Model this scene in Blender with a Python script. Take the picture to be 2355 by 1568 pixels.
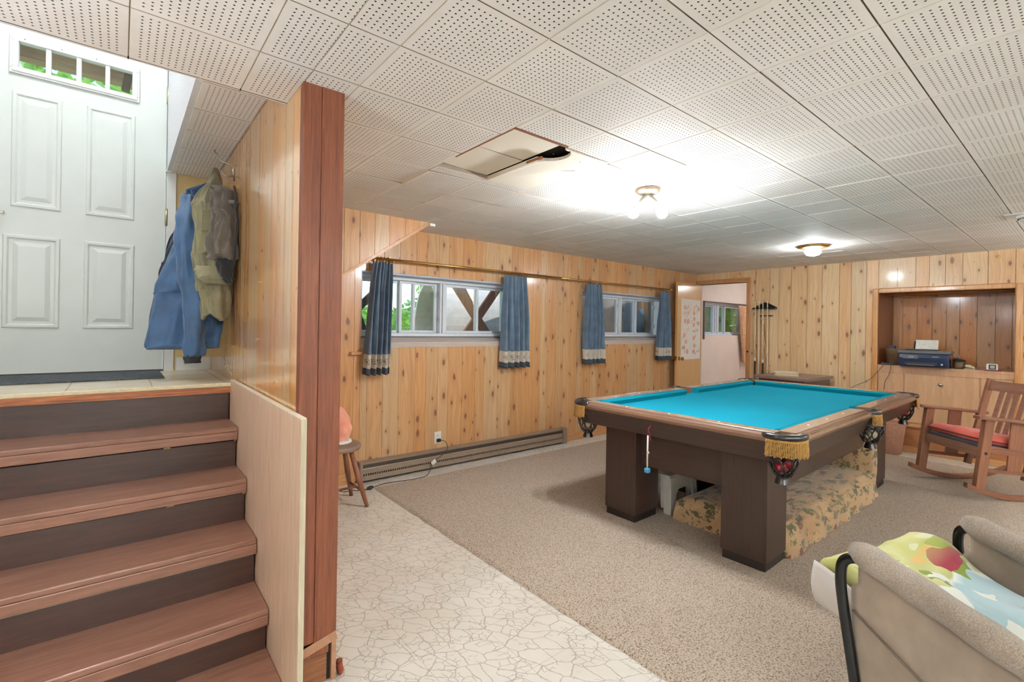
import bpy, bmesh, math, random
from mathutils import Vector, Matrix, noise as mnoise
for o in list(bpy.data.objects): bpy.data.objects.remove(o)
SC = bpy.context.scene
COL = SC.collection
PI = math.pi
rnd = random.Random(7)

# ------------------------------------------------------------------ camera
H_EYE = 1.27
cam_d = bpy.data.cameras.new('camera'); cam = bpy.data.objects.new('camera', cam_d); COL.objects.link(cam)
cam_d.sensor_width = 36.0; cam_d.sensor_fit = 'HORIZONTAL'
cam_d.lens = 1102.16 / 2355 * 36.0
cam_d.shift_y = -(784 - 753.1) / 2355
cam_d.clip_start = 0.02; cam_d.clip_end = 200
YAW = math.radians(50.724); ROLL = 0.0163
fwd = Vector((math.cos(YAW), math.sin(YAW), 0)); rgt = Vector((math.sin(YAW), -math.cos(YAW), 0)); up = Vector((0, 0, 1))
cr = rgt * math.cos(ROLL) - up * math.sin(ROLL) * -1
cu = up * math.cos(ROLL) - rgt * math.sin(ROLL)
cam.matrix_world = Matrix(((cr.x, cu.x, -fwd.x, 0), (cr.y, cu.y, -fwd.y, 0), (cr.z, cu.z, -fwd.z, H_EYE), (0, 0, 0, 1)))
SC.camera = cam

# ------------------------------------------------------------------ exposure and daylight
SC.view_settings.view_transform = 'Standard'; SC.view_settings.look = 'None'
SC.view_settings.gamma = 1.0; SC.view_settings.use_curve_mapping = False
SC.view_settings.exposure = 0.40
world = bpy.data.worlds.new('daylight'); SC.world = world; world.use_nodes = True
wn = world.node_tree.nodes; wl = world.node_tree.links
wn.clear()
wo = wn.new('ShaderNodeOutputWorld'); wb = wn.new('ShaderNodeBackground'); sky = wn.new('ShaderNodeTexSky')
sky.sky_type = 'NISHITA'; sky.sun_disc = False; sky.sun_elevation = math.radians(48); sky.sun_rotation = math.radians(200)
wb.inputs['Strength'].default_value = 0.5
wl.new(sky.outputs[0], wb.inputs[0]); wl.new(wb.outputs[0], wo.inputs[0])
sun_d = bpy.data.lights.new('sun', 'SUN'); sun = bpy.data.objects.new('sun', sun_d); COL.objects.link(sun)
sun_d.energy = 2.6; sun_d.angle = math.radians(0.6); sun_d.color = (1.0, 0.95, 0.86)
sun.rotation_euler = Vector((0.2, 0.5, -1.2)).to_track_quat('-Z', 'Y').to_euler()
BULB = 900.0      # radiance of the bare bulbs
TORCH = 1120.0     # radiance of the added torchiere fill lamps
CZ_ = 0.013       # carpet height
# ------------------------------------------------------------------ materials
def lin(c):
    return tuple(((v / 255) / 12.92 if v / 255 <= 0.04045 else (((v / 255) + 0.055) / 1.055) ** 2.4) for v in c) + (1.0,)
class N:
    def __init__(s, name):
        s.m = bpy.data.materials.new(name); s.m.use_nodes = True
        s.t = s.m.node_tree; s.t.nodes.clear()
        s.out = s.t.nodes.new('ShaderNodeOutputMaterial'); s.b = s.t.nodes.new('ShaderNodeBsdfPrincipled')
        s.t.links.new(s.b.outputs[0], s.out.inputs[0])
    def n(s, typ, **kw):
        o = s.t.nodes.new('ShaderNode' + typ)
        for k, v in kw.items(): setattr(o, k, v)
        return o
    def set(s, sock, v):
        if isinstance(v, bpy.types.NodeSocket): s.t.links.new(v, sock)
        elif isinstance(v, bpy.types.Node): s.t.links.new(v.outputs[0], sock)
        else: sock.default_value = v
    def math(s, op, a, b=0.0, c=0.0, clamp=False):
        o = s.n('Math', operation=op, use_clamp=clamp)
        for i, v in enumerate((a, b, c)):
            if i < len(o.inputs): s.set(o.inputs[i], v)
        return o.outputs[0]
    def mix(s, f, a, b, bt='MIX'):
        o = s.n('MixRGB', blend_type=bt); s.set(o.inputs[0], f); s.set(o.inputs[1], a); s.set(o.inputs[2], b); return o.outputs[0]
    def ramp(s, f, stops, interp='LINEAR'):
        o = s.n('ValToRGB'); o.color_ramp.interpolation = interp; s.set(o.inputs[0], f)
        e = o.color_ramp.elements
        while len(e) < len(stops): e.new(0.5)
        for i, (p, c) in enumerate(stops): e[i].position = p; e[i].color = c if len(c) == 4 else lin(c)
        return o.outputs[0]
    def noise(s, vec=None, scale=5, detail=3, rough=0.5, dist=0.0, dim='3D'):
        o = s.n('TexNoise', noise_dimensions=dim)
        if vec is not None: s.set(o.inputs['Vector'], vec)
        o.inputs['Scale'].default_value = scale; o.inputs['Detail'].default_value = detail
        o.inputs['Roughness'].default_value = rough; o.inputs['Distortion'].default_value = dist
        return o.outputs[0]
    def voro(s, vec=None, scale=5, feat='F1', rnd=1.0, dim='3D'):
        o = s.n('TexVoronoi', feature=feat, voronoi_dimensions=dim)
        if vec is not None: s.set(o.inputs['Vector'], vec)
        o.inputs['Scale'].default_value = scale; o.inputs['Randomness'].default_value = rnd
        return o
    def obj(s): return s.n('TexCoord').outputs['Object']
    def uv(s): return s.n('TexCoord').outputs['UV']
    def scale(s, v, x, y, z):
        o = s.n('VectorMath', operation='MULTIPLY'); s.set(o.inputs[0], v); o.inputs[1].default_value = (x, y, z); return o.outputs[0]
    def add(s, v, w):
        o = s.n('VectorMath', operation='ADD'); s.set(o.inputs[0], v); s.set(o.inputs[1], w); return o.outputs[0]
    def sep(s, v):
        o = s.n('SeparateXYZ'); s.set(o.inputs[0], v); return o.outputs
    def comb(s, x, y, z=0.0):
        o = s.n('CombineXYZ'); s.set(o.inputs[0], x); s.set(o.inputs[1], y); s.set(o.inputs[2], z); return o.outputs[0]
    def attr(s, name):
        o = s.n('Attribute'); o.attribute_name = name; return o.outputs['Fac']
    def bump(s, h, strength=0.3, dist=0.01):
        o = s.n('Bump'); s.set(o.inputs['Height'], h); o.inputs['Strength'].default_value = strength; o.inputs['Distance'].default_value = dist
        s.t.links.new(o.outputs[0], s.b.inputs['Normal']); return o
    def fin(s, color=None, rough=0.5, metal=0.0, spec=0.5, coat=0.0, sheen=0.0):
        if color is not None: s.set(s.b.inputs['Base Color'], color)
        s.set(s.b.inputs['Roughness'], rough); s.b.inputs['Metallic'].default_value = metal
        s.b.inputs['Specular IOR Level'].default_value = spec
        s.b.inputs['Coat Weight'].default_value = coat; s.b.inputs['Coat Roughness'].default_value = 0.12
        s.b.inputs['Sheen Weight'].default_value = sheen
        return s.m

def plain(name, c, rough=0.5, metal=0.0, var=0.06, nscale=25, bump=0.05, coat=0.0, sheen=0.0, spec=0.5):
    a = N(name); k = a.noise(a.obj(), nscale, 4)
    c1 = lin(c); lo = tuple(x * (1 - var * 2) for x in c1[:3]) + (1,); hi = tuple(min(1, x * (1 + var)) for x in c1[:3]) + (1,)
    col = a.ramp(k, [(0.3, lo), (0.7, hi)])
    if bump: a.bump(k, bump, 0.004)
    return a.fin(col, rough, metal, spec, coat, sheen)
def fabric(name, c, weave=450, fold=0.0, rough=0.9, var=0.10, fs=6):
    a = N(name); o = a.obj()
    w = a.n('TexWave', wave_type='BANDS', bands_direction='DIAGONAL'); a.set(w.inputs['Vector'], o); w.inputs['Scale'].default_value = weave
    k = a.noise(o, fs, 5, 0.6)
    c1 = lin(c); lo = tuple(x * (1 - var * 2.2) for x in c1[:3]) + (1,); hi = tuple(min(1, x * (1 + var)) for x in c1[:3]) + (1,)
    a.bump(a.math('ADD', a.math('MULTIPLY', w.outputs['Fac'], 0.15), k), 0.25, 0.006)
    return a.fin(a.ramp(k, [(0.3, lo), (0.7, hi)]), rough, sheen=0.3)
def wood(name, dark, light, axis=2, scale=1.0, rough=0.45, coat=0.0, knots=0.0, stretch=14, contrast=1.0, bump=0.12):
    """grain running along the given object axis"""
    a = N(name); o = a.obj()
    s3 = [stretch * scale] * 3; s3[axis] = 0.9 * scale
    v = a.scale(o, *s3)
    g = a.noise(v, 3.0, 6, 0.62, 1.1)
    f = a.noise(a.scale(v, 5, 5, 5), 4.0, 3, 0.6)
    g = a.math('ADD', a.math('MULTIPLY', g, 0.72), a.math('MULTIPLY', f, 0.28))
    col = a.ramp(g, [(0.5 - 0.17 / contrast, dark), (0.5 + 0.17 / contrast, light)])
    if knots:
        s4 = [3.5 * scale] * 3; s4[axis] = 1.5 * scale
        vn = a.voro(a.scale(o, *s4), 1.0)
        kn = a.math('LESS_THAN', vn.outputs['Distance'], knots * 0.1)
        sm = a.ramp(vn.outputs['Distance'], [(0.0, (0, 0, 0, 1)), (knots * 0.16, (1, 1, 1, 1))])
        col = a.mix(sm, lin(tuple(int(x * 0.42) for x in dark)), col)
    a.bump(g, bump, 0.003)
    return a.fin(col, rough, coat=coat)

def board_mat(name, dark, light, knot=(104, 58, 40), rough=0.33, coat=0.25, knot_size=0.15, edge=(150, 98, 60), white=0.0):
    """knotty pine boards: UV in metres (u across, v along), face attribute 'board' per board"""
    a = N(name); uvx = a.sep(a.uv()); bid = a.attr('board')
    off = a.comb(a.math('MULTIPLY', bid, 37.7), a.math('MULTIPLY', bid, 91.3), 0.0)
    v = a.add(a.comb(uvx[0], uvx[1], 0.0), off)
    warp = a.noise(a.scale(v, 5, 1.4, 1), 1.0, 3, 0.5)
    kv = a.voro(a.scale(v, 8.6, 4.0, 1), 1.0, dim='2D')
    kd = kv.outputs['Distance']; kr = a.sep(kv.outputs['Color'])[0]
    rad = a.math('MULTIPLY', a.math('POWER', kr, 1.6), knot_size)
    ratio = a.math('DIVIDE', kd, a.math('ADD', rad, 0.002))
    ratio = a.math('ADD', ratio, a.math('MULTIPLY', a.math('SUBTRACT', a.noise(a.scale(v, 60, 40, 1), 1.0, 2), 0.5), 0.5))
    km = a.ramp(a.math('MULTIPLY', ratio, 0.5, clamp=True), [(0.32, (1, 1, 1, 1)), (0.56, (0, 0, 0, 1))])
    halo = a.ramp(a.math('MULTIPLY', ratio, 0.25, clamp=True), [(0.2, (1, 1, 1, 1)), (0.8, (0, 0, 0, 1))])
    g1 = a.noise(a.add(a.scale(v, 46, 1.1, 1), a.comb(a.math('MULTIPLY', warp, 7.0), 0.0)), 1.0, 5, 0.6, 0.6)
    g2 = a.noise(a.scale(v, 230, 4.0, 1), 1.0, 2, 0.5)
    g = a.math('ADD', a.math('MULTIPLY', g1, 0.75), a.math('MULTIPLY', g2, 0.25))
    col = a.ramp(g, [(0.30, dark), (0.52, tuple((d + l) // 2 for d, l in zip(dark, light))), (0.72, light)])
    tone = a.noise(a.comb(a.math('MULTIPLY', bid, 53.0), 0.0), 1.0, 0)
    hsv = a.n('HueSaturation'); a.set(hsv.inputs['Color'], col)
    a.set(hsv.inputs['Value'], a.math('ADD', 0.84, a.math('MULTIPLY', tone, 0.32)))
    a.set(hsv.inputs['Saturation'], a.math('ADD', 1.18, a.math('MULTIPLY', bid, -0.22)))
    a.set(hsv.inputs['Hue'], a.math('ADD', 0.492, a.math('MULTIPLY', bid, 0.014)))
    col = a.mix(a.math('MULTIPLY', halo, 0.35), hsv.outputs[0], lin(edge))
    col = a.mix(a.math('MULTIPLY', km, 0.82), col, lin(knot))
    a.bump(a.math('SUBTRACT', g, a.math('MULTIPLY', km, 0.2)), 0.10, 0.002)
    return a.fin(col, rough, coat=coat)

# ------------------------------------------------------------------ mesh helpers
class B:
    """a bmesh being filled with shapes"""
    def __init__(s): s.bm = bmesh.new(); s.M = Matrix.Identity(4); s.uv = None
    def v(s, p): return s.bm.verts.new(s.M @ Vector(p))
    def face(s, vs, mi=0, smooth=False):
        try: f = s.bm.faces.new(vs)
        except ValueError: return None
        f.material_index = mi; f.smooth = smooth; return f
    def poly(s, pts, mi=0): return s.face([s.v(p) for p in pts], mi)
    def box(s, x0, x1, y0, y1, z0, z1, mi=0):
        p = [s.v((x, y, z)) for z in (z0, z1) for y in (y0, y1) for x in (x0, x1)]
        for q in ((0, 2, 3, 1), (4, 5, 7, 6), (0, 1, 5, 4), (2, 6, 7, 3), (0, 4, 6, 2), (1, 3, 7, 5)): s.face([p[i] for i in q], mi)
        return s
    def bar(s, a, b, w, h, mi=0, upv=(0, 0, 1)):
        """rectangular bar from a to b, w across, h along the up vector"""
        a = Vector(a); b = Vector(b); d = (b - a).normalized(); u = Vector(upv)
        if abs(d.dot(u)) > 0.98: u = Vector((1, 0, 0))
        r = d.cross(u).normalized(); u = r.cross(d).normalized()
        q = []
        for c in (a, b):
            for i, j in ((-1, -1), (1, -1), (1, 1), (-1, 1)): q.append(s.v(c + r * (i * w / 2) + u * (j * h / 2)))
        for f in ((0, 3, 2, 1), (4, 5, 6, 7), (0, 1, 5, 4), (1, 2, 6, 5), (2, 3, 7, 6), (3, 0, 4, 7)): s.face([q[i] for i in f], mi)
        return s
    def prism(s, poly, axis, a0, a1, mi=0, smooth=False):
        """extrude a 2-D polygon along axis 0/1/2 (polygon in the other two axes, in order)"""
        def P(p, t):
            c = [p[0], p[1]]; c.insert(axis, t); return tuple(c)
        A = [s.v(P(p, a0)) for p in poly]; Z = [s.v(P(p, a1)) for p in poly]; n = len(poly)
        s.face(A[::-1], mi); s.face(Z, mi)
        for i in range(n): s.face([A[i], A[(i + 1) % n], Z[(i + 1) % n], Z[i]], mi, smooth)
        return s
    def ring(s, c, x, y, rx, ry, n):
        return [s.v(c + x * (rx * math.cos(2 * PI * i / n)) + y * (ry * math.sin(2 * PI * i / n))) for i in range(n)]
    def skinrings(s, rings, cap=True, mi=0, smooth=True, closed=False):
        n = len(rings[0]); m = len(rings)
        for k in range(m if closed else m - 1):
            A, Z = rings[k], rings[(k + 1) % m]
            for i in range(n): s.face([A[i], A[(i + 1) % n], Z[(i + 1) % n], Z[i]], mi, smooth)
        if cap and not closed: s.face(rings[0][::-1], mi); s.face(rings[-1], mi)
        return s
    def tube(s, pts, r, n=10, mi=0, cap=True, closed=False, flat=1.0):
        P = [Vector(p) for p in pts]; m = len(P); rr = r if isinstance(r, (list, tuple)) else [r] * m
        rings = []; prev = None
        for i in range(m):
            if closed: d = P[(i + 1) % m] - P[i - 1]
            else: d = P[min(i + 1, m - 1)] - P[max(i - 1, 0)]
            d.normalize()
            if prev is None:
                u = Vector((0, 0, 1)) if abs(d.z) < 0.9 else Vector((1, 0, 0))
            else: u = prev
            x = d.cross(u).normalized(); y = x.cross(d).normalized(); prev = y
            rings.append(s.ring(P[i], x, y, rr[i], rr[i] * flat, n))
        return s.skinrings(rings, cap, mi, True, closed)
    def lathe(s, prof, c=(0, 0, 0), n=24, mi=0, cap=True, sx=1.0, sy=1.0):
        c = Vector(c); rings = []
        for r, z in prof: rings.append(s.ring(c + Vector((0, 0, z)), Vector((1, 0, 0)), Vector((0, 1, 0)), max(r, 1e-4) * sx, max(r, 1e-4) * sy, n))
        return s.skinrings(rings, cap, mi)
    def ball(s, c, r, n=16, mi=0, sq=(1, 1, 1)):
        c = Vector(c); m = n // 2; rings = []
        for k in range(m + 1):
            t = PI * k / m; rings.append(s.ring(c + Vector((0, 0, -math.cos(t) * r * sq[2])), Vector((1, 0, 0)), Vector((0, 1, 0)), max(math.sin(t), 0.01) * r * sq[0], max(math.sin(t), 0.01) * r * sq[1], n))
        return s.skinrings(rings, True, mi)
    def grid(s, fn, nu, nv, mi=0, smooth=True, closed=False):
        R = [[s.v(fn(i / nu, j / nv)) for i in range(nu + (0 if closed else 1))] for j in range(nv + 1)]
        L = len(R[0])
        for j in range(nv):
            for i in range(nu):
                k = (i + 1) % L if closed else i + 1
                s.face([R[j][i], R[j][k], R[j + 1][k], R[j + 1][i]], mi, smooth)
        return R
def M_(loc=(0, 0, 0), rz=0.0, rx=0.0, ry=0.0):
    return Matrix.Translation(loc) @ Matrix.Rotation(rz, 4, 'Z') @ Matrix.Rotation(ry, 4, 'Y') @ Matrix.Rotation(rx, 4, 'X')

def obj(name, b, mats, parent=None, bevel=0.0, solid=0.0, sub=0, seg=2, label=None, fix=True):
    bm = b.bm
    if fix: bmesh.ops.recalc_face_normals(bm, faces=bm.faces)
    me = bpy.data.meshes.new(name); bm.to_mesh(me); bm.free()
    o = bpy.data.objects.new(name, me); COL.objects.link(o)
    for m in (mats if isinstance(mats, (list, tuple)) else [mats]): me.materials.append(m)
    if solid:
        md = o.modifiers.new('solid', 'SOLIDIFY'); md.thickness = solid; md.offset = 0
    if sub:
        md = o.modifiers.new('sub', 'SUBSURF'); md.levels = sub; md.render_levels = sub
    if bevel:
        md = o.modifiers.new('bevel', 'BEVEL'); md.width = bevel; md.segments = seg; md.limit_method = 'ANGLE'; md.angle_limit = math.radians(35)
    if parent: o.parent = parent
    if label: o['label'] = label
    return o
def thing(name, label, cat, loc=(0, 0, 0), rz=0.0, group=None, rx=0.0):
    o = bpy.data.objects.new(name, None); COL.objects.link(o); o.empty_display_size = 0.05
    o.location = loc; o.rotation_euler = (rx, 0, rz); o['label'] = label; o['category'] = cat
    if group: o['group'] = group
    return o
def tag(o, label, cat, group=None, kind=None):
    o['label'] = label; o['category'] = cat
    if group: o['group'] = group
    if kind: o['kind'] = kind
    return o
def struct(name, b, mats, label=None, cat=None, **kw):
    o = obj(name, b, mats, **kw); o['kind'] = 'structure'
    o['label'] = label or name.replace('_', ' '); o['category'] = cat or name.split('_')[0]
    return o
def structE(name, label, cat, loc=(0, 0, 0)):
    o = thing(name, label, cat, loc); o['kind'] = 'structure'; return o
def copy_tree(o, parent=None):
    c = o.copy(); COL.objects.link(c)
    if parent: c.parent = parent
    for ch in list(o.children): copy_tree(ch, c)
    return c

def boards(b, org, du, width, z0, ztop, holes=(), wmin=0.085, wmax=0.15, depth=0.0045, seed=1, nrm=(0, -1, 0), axis_up=(0, 0, 1)):
    """a face of vertical tongue-and-groove boards; holes = (u0,u1,z0,z1)"""
    r = random.Random(seed); org = Vector(org); du = Vector(du).normalized(); n = Vector(nrm); upv = Vector(axis_up)
    bm = b.bm; uvl = bm.loops.layers.uv.verify(); bl = bm.faces.layers.float.get('board') or bm.faces.layers.float.new('board')
    cuts = [0.0]
    while cuts[-1] < width - wmin: cuts.append(min(width, cuts[-1] + r.uniform(wmin, wmax)))
    if cuts[-1] < width: cuts.append(width)
    for h in holes: 
        for x in h[:2]:
            if 0 < x < width: 
                cuts = [c for c in cuts if abs(c - x) > 0.02 or c in (0.0, width)] + [x]
    cuts = sorted(set(cuts))
    for u0, u1 in zip(cuts, cuts[1:]):
        if u1 - u0 < 0.004: continue
        bid = r.random(); um = (u0 + u1) / 2
        zt0, zt1 = (ztop(u0), ztop(u1)) if callable(ztop) else (ztop, ztop)
        zb0, zb1 = (z0(u0), z0(u1)) if callable(z0) else (z0, z0)
        iv = [((zb0, zb1), (zt0, zt1))]
        for h in holes:
            if h[0] - 1e-4 <= um <= h[1] + 1e-4:
                new = []
                for lo, hi in iv:
                    if h[2] > min(lo): new.append((lo, (h[2], h[2])))
                    if h[3] < max(hi): new.append(((h[3], h[3]), hi))
                iv = new
        g = 0.0015
        for lo, hi in iv:
            def P(u, z, d): return b.M @ (org + du * u + upv * z + n * -d)
            rows = [(u0, 0, depth), (u0 + g, 0, 0), (u1 - g, 1, 0), (u1, 1, depth)]
            for (ua, sa, da), (ub, sb, db) in zip(rows, rows[1:]):
                pts = [(ua, lo[0] if sa == 0 else lo[1], da), (ub, lo[0] if sb == 0 else lo[1], db), (ub, hi[0] if sb == 0 else hi[1], db), (ua, hi[0] if sa == 0 else hi[1], da)]
                vs = [bm.verts.new(P(*p)) for p in pts]
                f = bm.faces.new(vs); f[bl] = bid
                for l, p in zip(f.loops, pts): l[uvl].uv = (p[0], p[1])
    return b

def spline(P, n=8):
    out = []; P = [Vector(p) for p in P]
    for i in range(len(P) - 1):
        p0 = P[max(i - 1, 0)]; p1 = P[i]; p2 = P[i + 1]; p3 = P[min(i + 2, len(P) - 1)]
        for k in range(n):
            t = k / n; out.append(0.5 * ((2 * p1) + (-p0 + p2) * t + (2 * p0 - 5 * p1 + 4 * p2 - p3) * t * t + (-p0 + 3 * p1 - 3 * p2 + p3) * t ** 3))
    out.append(P[-1]); return out
# ------------------------------------------------------------------ shared materials
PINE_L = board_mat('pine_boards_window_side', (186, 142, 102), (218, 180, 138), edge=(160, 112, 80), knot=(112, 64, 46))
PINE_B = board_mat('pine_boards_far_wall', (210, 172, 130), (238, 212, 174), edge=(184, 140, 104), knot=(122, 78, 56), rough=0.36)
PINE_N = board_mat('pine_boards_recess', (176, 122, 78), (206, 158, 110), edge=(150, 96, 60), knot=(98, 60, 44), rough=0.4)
PINE_S = board_mat('varnished_boards_stairs', (200, 150, 102), (230, 188, 140), edge=(160, 104, 66), knot=(104, 56, 36), rough=0.17, coat=0.6, knot_size=0.06)
REDWOOD = wood('red_brown_varnished_post', (86, 38, 20), (134, 74, 42), 2, 1.0, 0.5, 0.04, knots=0.9, stretch=22, bump=0.05)
TRIM = wood('varnished_pine_trim', (190, 134, 84), (216, 164, 110), 2, 1.0, 0.34, 0.25)
TRIMX = wood('varnished_pine_trim_level', (186, 128, 80), (214, 162, 108), 0, 1.0, 0.34, 0.25)
TRIMY = wood('varnished_pine_trim_across', (190, 134, 84), (216, 164, 110), 1, 1.0, 0.34, 0.25)
BIRCH = wood('birch_plywood_face', (196, 152, 110), (222, 184, 144), 2, 1.0, 0.42, 0.15)
PLYFACE = wood('pale_oak_ply_face', (190, 154, 126), (222, 190, 162), 2, 1.4, 0.5, 0.05, stretch=16)
PLYEDGE = wood('plywood_edge', (190, 176, 146), (220, 210, 184), 2, 1.0, 0.7)
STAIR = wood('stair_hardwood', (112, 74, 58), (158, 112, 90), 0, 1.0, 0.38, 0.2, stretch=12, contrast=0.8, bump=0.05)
RISER = wood('shaded_riser_hardwood', (48, 28, 20), (74, 46, 33), 0, 1.0, 0.36, 0.2, stretch=12, contrast=0.8, bump=0.05)  # riser wood darkened so that their shade sits in the colour
WHITE_P = plain('white_paint', (228, 230, 226), 0.45, var=0.02)
DOORPAINT = plain('door_paint', (222, 227, 221), 0.38, var=0.015, nscale=6, bump=0.03)
PLASTER = plain('rough_white_plaster', (226, 227, 228), 0.85, var=0.03, nscale=90, bump=0.9)
CREAM = plain('cream_wall_paint', (212, 186, 132), 0.8, var=0.03)
PINK = plain('pale_pink_wall_paint', (242, 222, 208), 0.8, var=0.02, nscale=4)
DARKVOID = plain('dark_void', (26, 20, 17), 0.95)  # near-black colour standing for the unlit void above the ceiling tiles
VINYL = plain('white_vinyl_frame', (222, 226, 232), 0.4, var=0.02)
BRASS = plain('brass', (196, 156, 92), 0.28, 1.0, var=0.08)
STEEL = plain('brushed_metal', (176, 172, 164), 0.3, 1.0)
BLACK = plain('black_plastic', (24, 24, 26), 0.35)
OFFWHITE = plain('off_white_plastic', (236, 232, 222), 0.4)
def glass_mat():
    a = N('window_glass'); a.t.nodes.remove(a.b)
    t = a.n('BsdfTransparent'); g = a.n('BsdfGlossy'); m = a.n('MixShader'); f = a.n('Fresnel'); f.inputs[0].default_value = 1.45
    t.inputs[0].default_value = (0.93, 0.96, 0.97, 1); g.inputs['Roughness'].default_value = 0.02
    k = a.noise(a.obj(), 3, 2); g.inputs['Color'].default_value = (1, 1, 1, 1)
    a.set(m.inputs[0], a.math('MULTIPLY', f.outputs[0], a.math('ADD', 0.8, a.math('MULTIPLY', k, 0.2))))
    a.set(m.inputs[1], t); a.set(m.inputs[2], g); a.t.links.new(m.outputs[0], a.out.inputs[0]); return a.m
GLASS = glass_mat()

# ------------------------------------------------------------------ floor
def lino():
    a = N('crackled_lino'); o = a.obj(); v = a.scale(o, 1, 1, 0)
    w = a.noise(a.scale(v, 9, 9, 9), 1.0, 4, 0.6)
    v2 = a.add(v, a.comb(a.math('MULTIPLY', a.math('SUBTRACT', w, 0.5), 0.05), a.math('MULTIPLY', a.math('SUBTRACT', a.noise(a.add(a.scale(v, 9, 9, 9), (5.0, 2.0, 0.0)), 1.0, 4, 0.6), 0.5), 0.05)))
    rot = a.n('VectorRotate'); a.set(rot.inputs[0], v2); rot.inputs['Angle'].default_value = 0.87
    v3 = a.scale(rot.outputs[0], 10.0, 17.0, 1)
    d1 = a.voro(v3, 1.0, 'DISTANCE_TO_EDGE', dim='2D').outputs['Distance']
    d2 = a.voro(a.scale(v3, 2.3, 2.1, 1), 1.0, 'DISTANCE_TO_EDGE', dim='2D').outputs['Distance']
    reg = a.ramp(a.noise(a.scale(v, 10, 10, 1), 1.0, 2), [(0.50, (0, 0, 0, 1)), (0.53, (1, 1, 1, 1))])
    l1 = a.ramp(d1, [(0.012, (1, 1, 1, 1)), (0.035, (0, 0, 0, 1))]); l2 = a.ramp(d2, [(0.02, (1, 1, 1, 1)), (0.06, (0, 0, 0, 1))])
    line = a.math('MAXIMUM', l1, a.math('MULTIPLY', l2, reg))
    xy = a.sep(o)
    def seam(c, ofs):
        f = a.math('FRACT', a.math('DIVIDE', a.math('ADD', c, ofs), 0.305)); return a.math('LESS_THAN', a.math('ABSOLUTE', a.math('SUBTRACT', f, 0.5)), 0.0032)
    sm = a.math('MAXIMUM', seam(xy[0], -0.7475), seam(xy[1], 0.05))
    base = a.ramp(a.noise(v, 3.0, 4), [(0.3, (218, 208, 194)), (0.7, (232, 225, 214))])
    speck = a.mix(a.math('MULTIPLY', a.math('GREATER_THAN', a.noise(a.scale(v, 7, 3, 1), 1.0, 3, 0.7), 0.74), 0.45), base, lin((150, 136, 120)))
    c = a.mix(a.math('MULTIPLY', line, 0.52), speck, lin((120, 104, 92)))
    c = a.mix(a.math('MULTIPLY', sm, 0.5), c, lin((140, 124, 110)))
    a.bump(a.math('SUBTRACT', 1.0, line), 0.12, 0.001)
    return a.fin(c, 0.34)
b = B(); b.box(-0.86, 9.2, -3.0, 4.1, -0.12, 0.0); struct('floor', b, lino(), 'cream crackle patterned lino floor', 'floor')

# ------------------------------------------------------------------ ceiling of perforated tiles
def ceiltile():
    a = N('perforated_ceiling_tile'); u = a.sep(a.uv()); pl = a.attr('plain'); bid = a.attr('board')
    def latt(c): return a.math('SUBTRACT', a.math('FRACT', a.math('MULTIPLY', c, 17.0)), 0.5)
    d = a.math('SQRT', a.math('ADD', a.math('POWER', latt(u[0]), 2.0), a.math('POWER', latt(u[1]), 2.0)))
    hole = a.math('LESS_THAN', d, 0.158)
    def inn(c): return a.math('LESS_THAN', a.math('ABSOLUTE', a.math('SUBTRACT', c, 0.5)), 0.441)
    hole = a.math('MULTIPLY', hole, a.math('MULTIPLY', inn(u[0]), inn(u[1])))
    hole = a.math('MULTIPLY', hole, a.math('SUBTRACT', 1.0, pl))
    k = a.noise(a.obj(), 2.2, 5, 0.6); k2 = a.noise(a.obj(), 30, 3)
    base = a.ramp(a.math('ADD', a.math('MULTIPLY', k, 0.8), a.math('MULTIPLY', k2, 0.2)), [(0.3, (226, 220, 212)), (0.7, (242, 238, 232))])
    base = a.mix(pl, base, lin((236, 228, 212)))
    hs = a.n('HueSaturation'); a.set(hs.inputs['Color'], base); a.set(hs.inputs['Value'], a.math('ADD', 0.96, a.math('MULTIPLY', bid, 0.07)))
    c = a.mix(hole, hs.outputs[0], lin((44, 34, 28)))
    c = a.mix(a.math('MULTIPLY', a.math('GREATER_THAN', pl, 1.5), 0.85), c, lin((112, 88, 68)))
    a.bump(a.math('ADD', a.math('SUBTRACT', 1.0, hole), a.math('MULTIPLY', k2, a.math('ADD', 0.15, a.math('MULTIPLY', pl, 1.2)))), 0.35, 0.0015)
    return a.fin(c, 0.75, spec=0.3)
TILE = ceiltile()
ZC = 2.10; TX0, TY0, TS = 0.946, 1.006, 0.3122
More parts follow.
